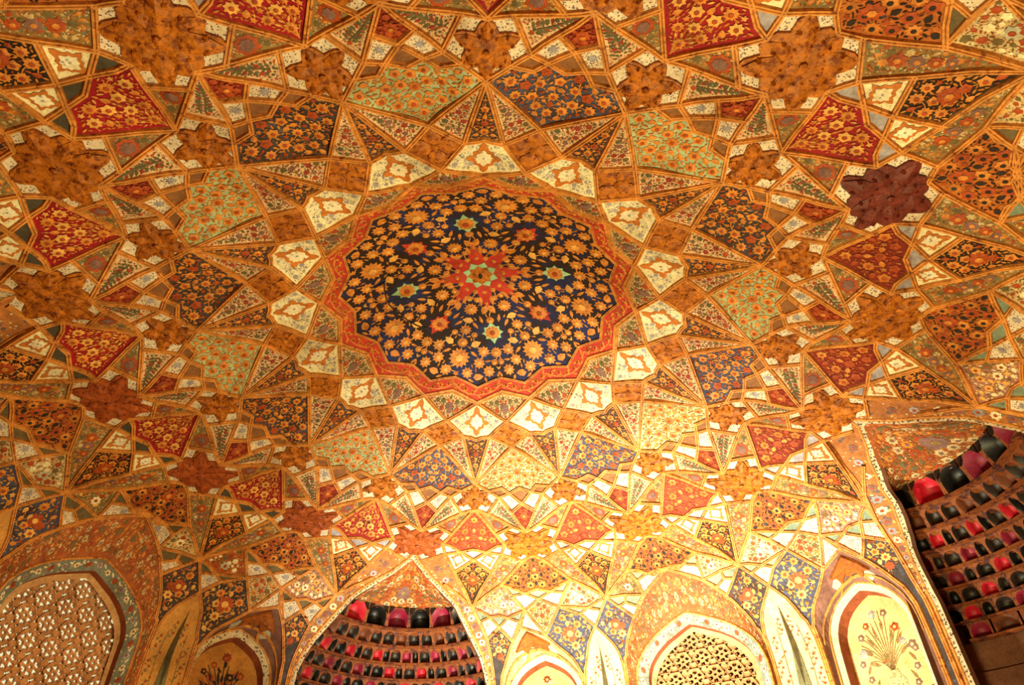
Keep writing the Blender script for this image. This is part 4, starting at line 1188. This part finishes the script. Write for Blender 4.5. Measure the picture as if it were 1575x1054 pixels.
# ------------------------------------------------------------------ pierced stone screen windows
JB = [(0, 5.01), (.12, 4.97), (.28, 4.90), (.45, 4.82), (.62, 4.72), (.80, 4.58), (.93, 4.44), (1.02, 4.26), (1.06, 4.0), (1.06, 3.6), (1.06, 2.6)]
JP = [(0, 4.85), (.12, 4.805), (.30, 4.72), (.45, 4.65), (.60, 4.55), (.73, 4.43), (.82, 4.32), (.88, 4.15), (.90, 3.95), (.90, 3.6), (.90, 2.6)]
wl = {0: ('window_1', 'brightly lit pierced stone screen window, right of the central tall arch'), 1: ('window_2', 'pierced stone screen window at the right rear, out of view'), 2: ('window_3', 'pierced stone screen window at the left rear, out of view'), 3: ('window_4', 'pierced stone screen window with daylight behind, at the lower left corner')}
def hex_cell(Rh=.163, depth=.05):
    """one hexagon of the screen with seven drilled holes"""
    outer_ = [(Rh * math.cos(PI / 3 * i), Rh * math.sin(PI / 3 * i)) for i in range(6)]
    holes = []
    for q in range(7):
        c = (0, 0) if q == 6 else (Rh * .555 * math.cos(PI / 3 * q + PI / 6), Rh * .555 * math.sin(PI / 3 * q + PI / 6)); r_ = Rh * (.25 if q < 6 else .17)
        holes.append([(c[0] + r_ * math.cos(PI / 3 * i + PI / 6), c[1] + r_ * math.sin(PI / 3 * i + PI / 6)) for i in range(6)])
    V2 = [Vector(p) for p in outer_]; faces = [list(range(6))]; edges = []
    for h_ in holes:
        b = len(V2); V2 += [Vector(p) for p in h_]; faces.append([b + 5 - i for i in range(6)])
    ed = []
    for f in faces: ed += [(f[i], f[(i + 1) % len(f)]) for i in range(len(f))]
    res = geometry.delaunay_2d_cdt(V2, ed, [], 0, 1e-6)
    vv, ff = res[0], res[2]
    out = []
    for f in ff:
        cx = sum(vv[i].x for i in f) / len(f); cy = sum(vv[i].y for i in f) / len(f)
        if not inside(outer_, cx, cy): continue
        if any(inside(h_, cx, cy) for h_ in holes): continue
        out.append(list(f))
    V = [(v.x, 0, v.y) for v in vv]; n0 = len(V); V += [(v.x, depth, v.y) for v in vv]
    F = [f for f in out] + [[n0 + i for i in f[::-1]] for f in out]
    for h_ in holes:
        idx = [min(range(n0), key=lambda i: (vv[i].x - p[0]) ** 2 + (vv[i].y - p[1]) ** 2) for p in h_]
        for i in range(6): a_, b_ = idx[i], idx[(i + 1) % 6]; F.append([a_, b_, n0 + b_, n0 + a_])
    # raised rim on the front
    rim = len(V)
    for rad_, y_ in ((Rh * 1.0, 0), (Rh * .99, -.016), (Rh * .92, -.016), (Rh * .90, 0)):
        V += [(rad_ * math.cos(PI / 3 * i), y_, rad_ * math.sin(PI / 3 * i)) for i in range(6)]
    for q in range(3):
        for i in range(6): F.append([rim + q * 6 + i, rim + q * 6 + (i + 1) % 6, rim + (q + 1) * 6 + (i + 1) % 6, rim + (q + 1) * 6 + i])
    me = bpy.data.meshes.new('lattice_cell'); me.from_pydata([(x * S, y * S, z * S) for x, y, z in V], [], F); me.materials.append(JALI)
    return me
def tri_cell(Rh=.163, depth=.05, flip=False):
    r_ = Rh / math.sqrt(3); o_ = PI / 2 if not flip else -PI / 2
    p = [(r_ * math.cos(o_ + 2 * PI / 3 * i), r_ * math.sin(o_ + 2 * PI / 3 * i)) for i in range(3)]
    q = [(x * .12, y * .12) for x, y in p]
    V = [(x, 0, y) for x, y in p] + [(x * .6, .012, y * .6) for x, y in p] + [(x, depth, y) for x, y in p]
    F = [[3, 4, 5], [6, 8, 7]]
    for i in range(3):
        k_ = (i + 1) % 3; F += [[i, k_, 3 + k_, 3 + i], [i, 6 + i, 6 + k_, k_]]
    me = bpy.data.meshes.new('lattice_triangle'); me.from_pydata([(x * S, y * S, z * S) for x, y, z in V], [], F); me.materials.append(JALI)
    return me
HEXM, TRIU, TRID = hex_cell(), tri_cell(), tri_cell(flip=True)
for j in range(4):
    k = 1.5 + 4 * j; dL = bays[(j, 1)]; dR = bays[((j + 1) % 4, -1)]
    lk = loc(k, 2.0, 0, 2.0)
    L3 = cyl_pts(dL, JOs); R3 = cyl_pts(dR, JOs)
    def line(H, D0, D1):
        q = []
        for y, z in H:      # the screen wall leans in with the vault: D1 at the sill, D0 at the apex
            D = float(np.interp(z, [3.9, 4.9], [D1, D0])); f = (6.8 + D) / (6.8 + D0); q.append((D, y * f, z * f if z > 3 else z))
        return np.vstack([np.array([loc(k, D, -y, z) for D, y, z in q])[::-1], np.array([loc(k, D, y, z) for D, y, z in q])[1:]])
    def two(Pc, n=25):
        i_ = int(np.argmax(Pc[:, 2])); return np.vstack([resample(Pc[:i_ + 1], n), resample(Pc[i_:], n)[1:]])
    out3 = two(np.vstack([L3[::-1], R3[1:]])); bo = two(line(JB, 6.28, 6.58)); op = two(line(JP, 6.40, 6.66)); opi = two(line([(y * .985, z - .02) for y, z in JP], 6.62, 6.84)); fr = two(line([(y * .915 if y else 0, z - .075 if z > 3 else z) for y, z in JP], 6.55, 6.74))
    w_ = root(wl[j][0], wl[j][1], 'window')
    def deco(pb, dom):
        poly = [(.4, .03), (dom.Lh - .4, .03), (dom.Lh - .4, dom.W - .03), (.4, dom.W - .03)]
        arabesque(pb, poly, 131, ((dom.Lh / 2, 0), PI / 2), .045, mats=(RUST, TAN, GOLD, OLIVEM), eye=MAUVE, margin=.02, density=.45, h=.006, stems=False)
    loft_part('floral_scoop', out3, bo, SCOOP, w_, nv=6, deco=deco, look=lk, label='russet concave border painted with flowers', bulge=.03)
    def deco(pb, dom):
        n_ = int(dom.Lh / .17)
        for i in range(n_):
            u = (i + .5) * dom.Lh / n_; pb.flower(u, dom.W * .5, .05, 7, (CREAM, RUST, LAV)[i % 3], i, .7, .008, RUST)
            pb.leaf(u + .085, dom.W * .35, .5, .08, .03, CREAM, .006); pb.leaf(u + .085, dom.W * .7, -.5, .08, .03, TEAL, .006)
    loft_part('floral_band', bo, op, GREYF, w_, nv=2, deco=deco, look=lk, label='grey floral band round the screen')
    tube('band_bead', bo, .018, RIB, w_)
    loft_part('reveal', op, opi, NICHEW, w_, nv=1, look=lk)
    loft_part('moulding', op + frame(k)[0] * .10, fr, JFRM, w_, nv=2, look=lk, label='plain stone moulding framing the lattice')
    n_, e_ = frame(k); t = TH0 - k * SEC
    dx = .332; dz = dx * math.sqrt(3) / 2
    frp = [(-y, z) for y, z in JP[::-1]] + [(y, z) for y, z in JP[1:]]
    D = 6.78
    def put(me, nm, y, z):
        o = bpy.data.objects.new(nm, me); C.objects.link(o); o.parent = w_
        o.location = loc(k, D, y, z) * S + np.array([0, 0, ZOFF]); o.rotation_euler = (0, 0, t - PI / 2)
    for r_ in range(-8, 9):
        for c_ in range(-5, 6):
            y = (c_ + (r_ % 2) * .5) * dx; z = 3.85 + r_ * dz
            for me, nm, yy, zz in ((HEXM, 'lattice_cell', y, z), (TRIU, 'lattice_triangle', y + dx / 2, z + .163 / math.sqrt(3) * 0 + dz / 3 * 1.0), (TRID, 'lattice_triangle', y, z + dz * 2 / 3)):
                if zz < 2.55: continue
                if False and nm == 'lattice_triangle': continue
                ok = inside(frp, yy, zz) or edge_dist(frp, yy, zz) < .12
                if ok and zz < 4.9: put(me, nm, yy, zz)
    V = []; F = []
    # sill wall below and, behind the closed screens, a plastered back wall
    if j != 3:
        V = [loc(k, 6.95, -1.25, 5.1), loc(k, 6.95, 1.25, 5.1), loc(k, 6.95, 1.25, 2.3), loc(k, 6.95, -1.25, 2.3)]
        link('blocking_panel', poly_mesh('blocking_panel', V, [[0, 1, 2, 3]], [WALLB]), w_)
# ------------------------------------------------------------------ floor
V = [(8.2 * math.cos(2 * PI * i / 48), 8.2 * math.sin(2 * PI * i / 48), -2.7) for i in range(48)]
root('floor', 'plain sandstone floor below the view', 'floor', poly_mesh('floor', V, [list(range(48))], [FLOORM]))
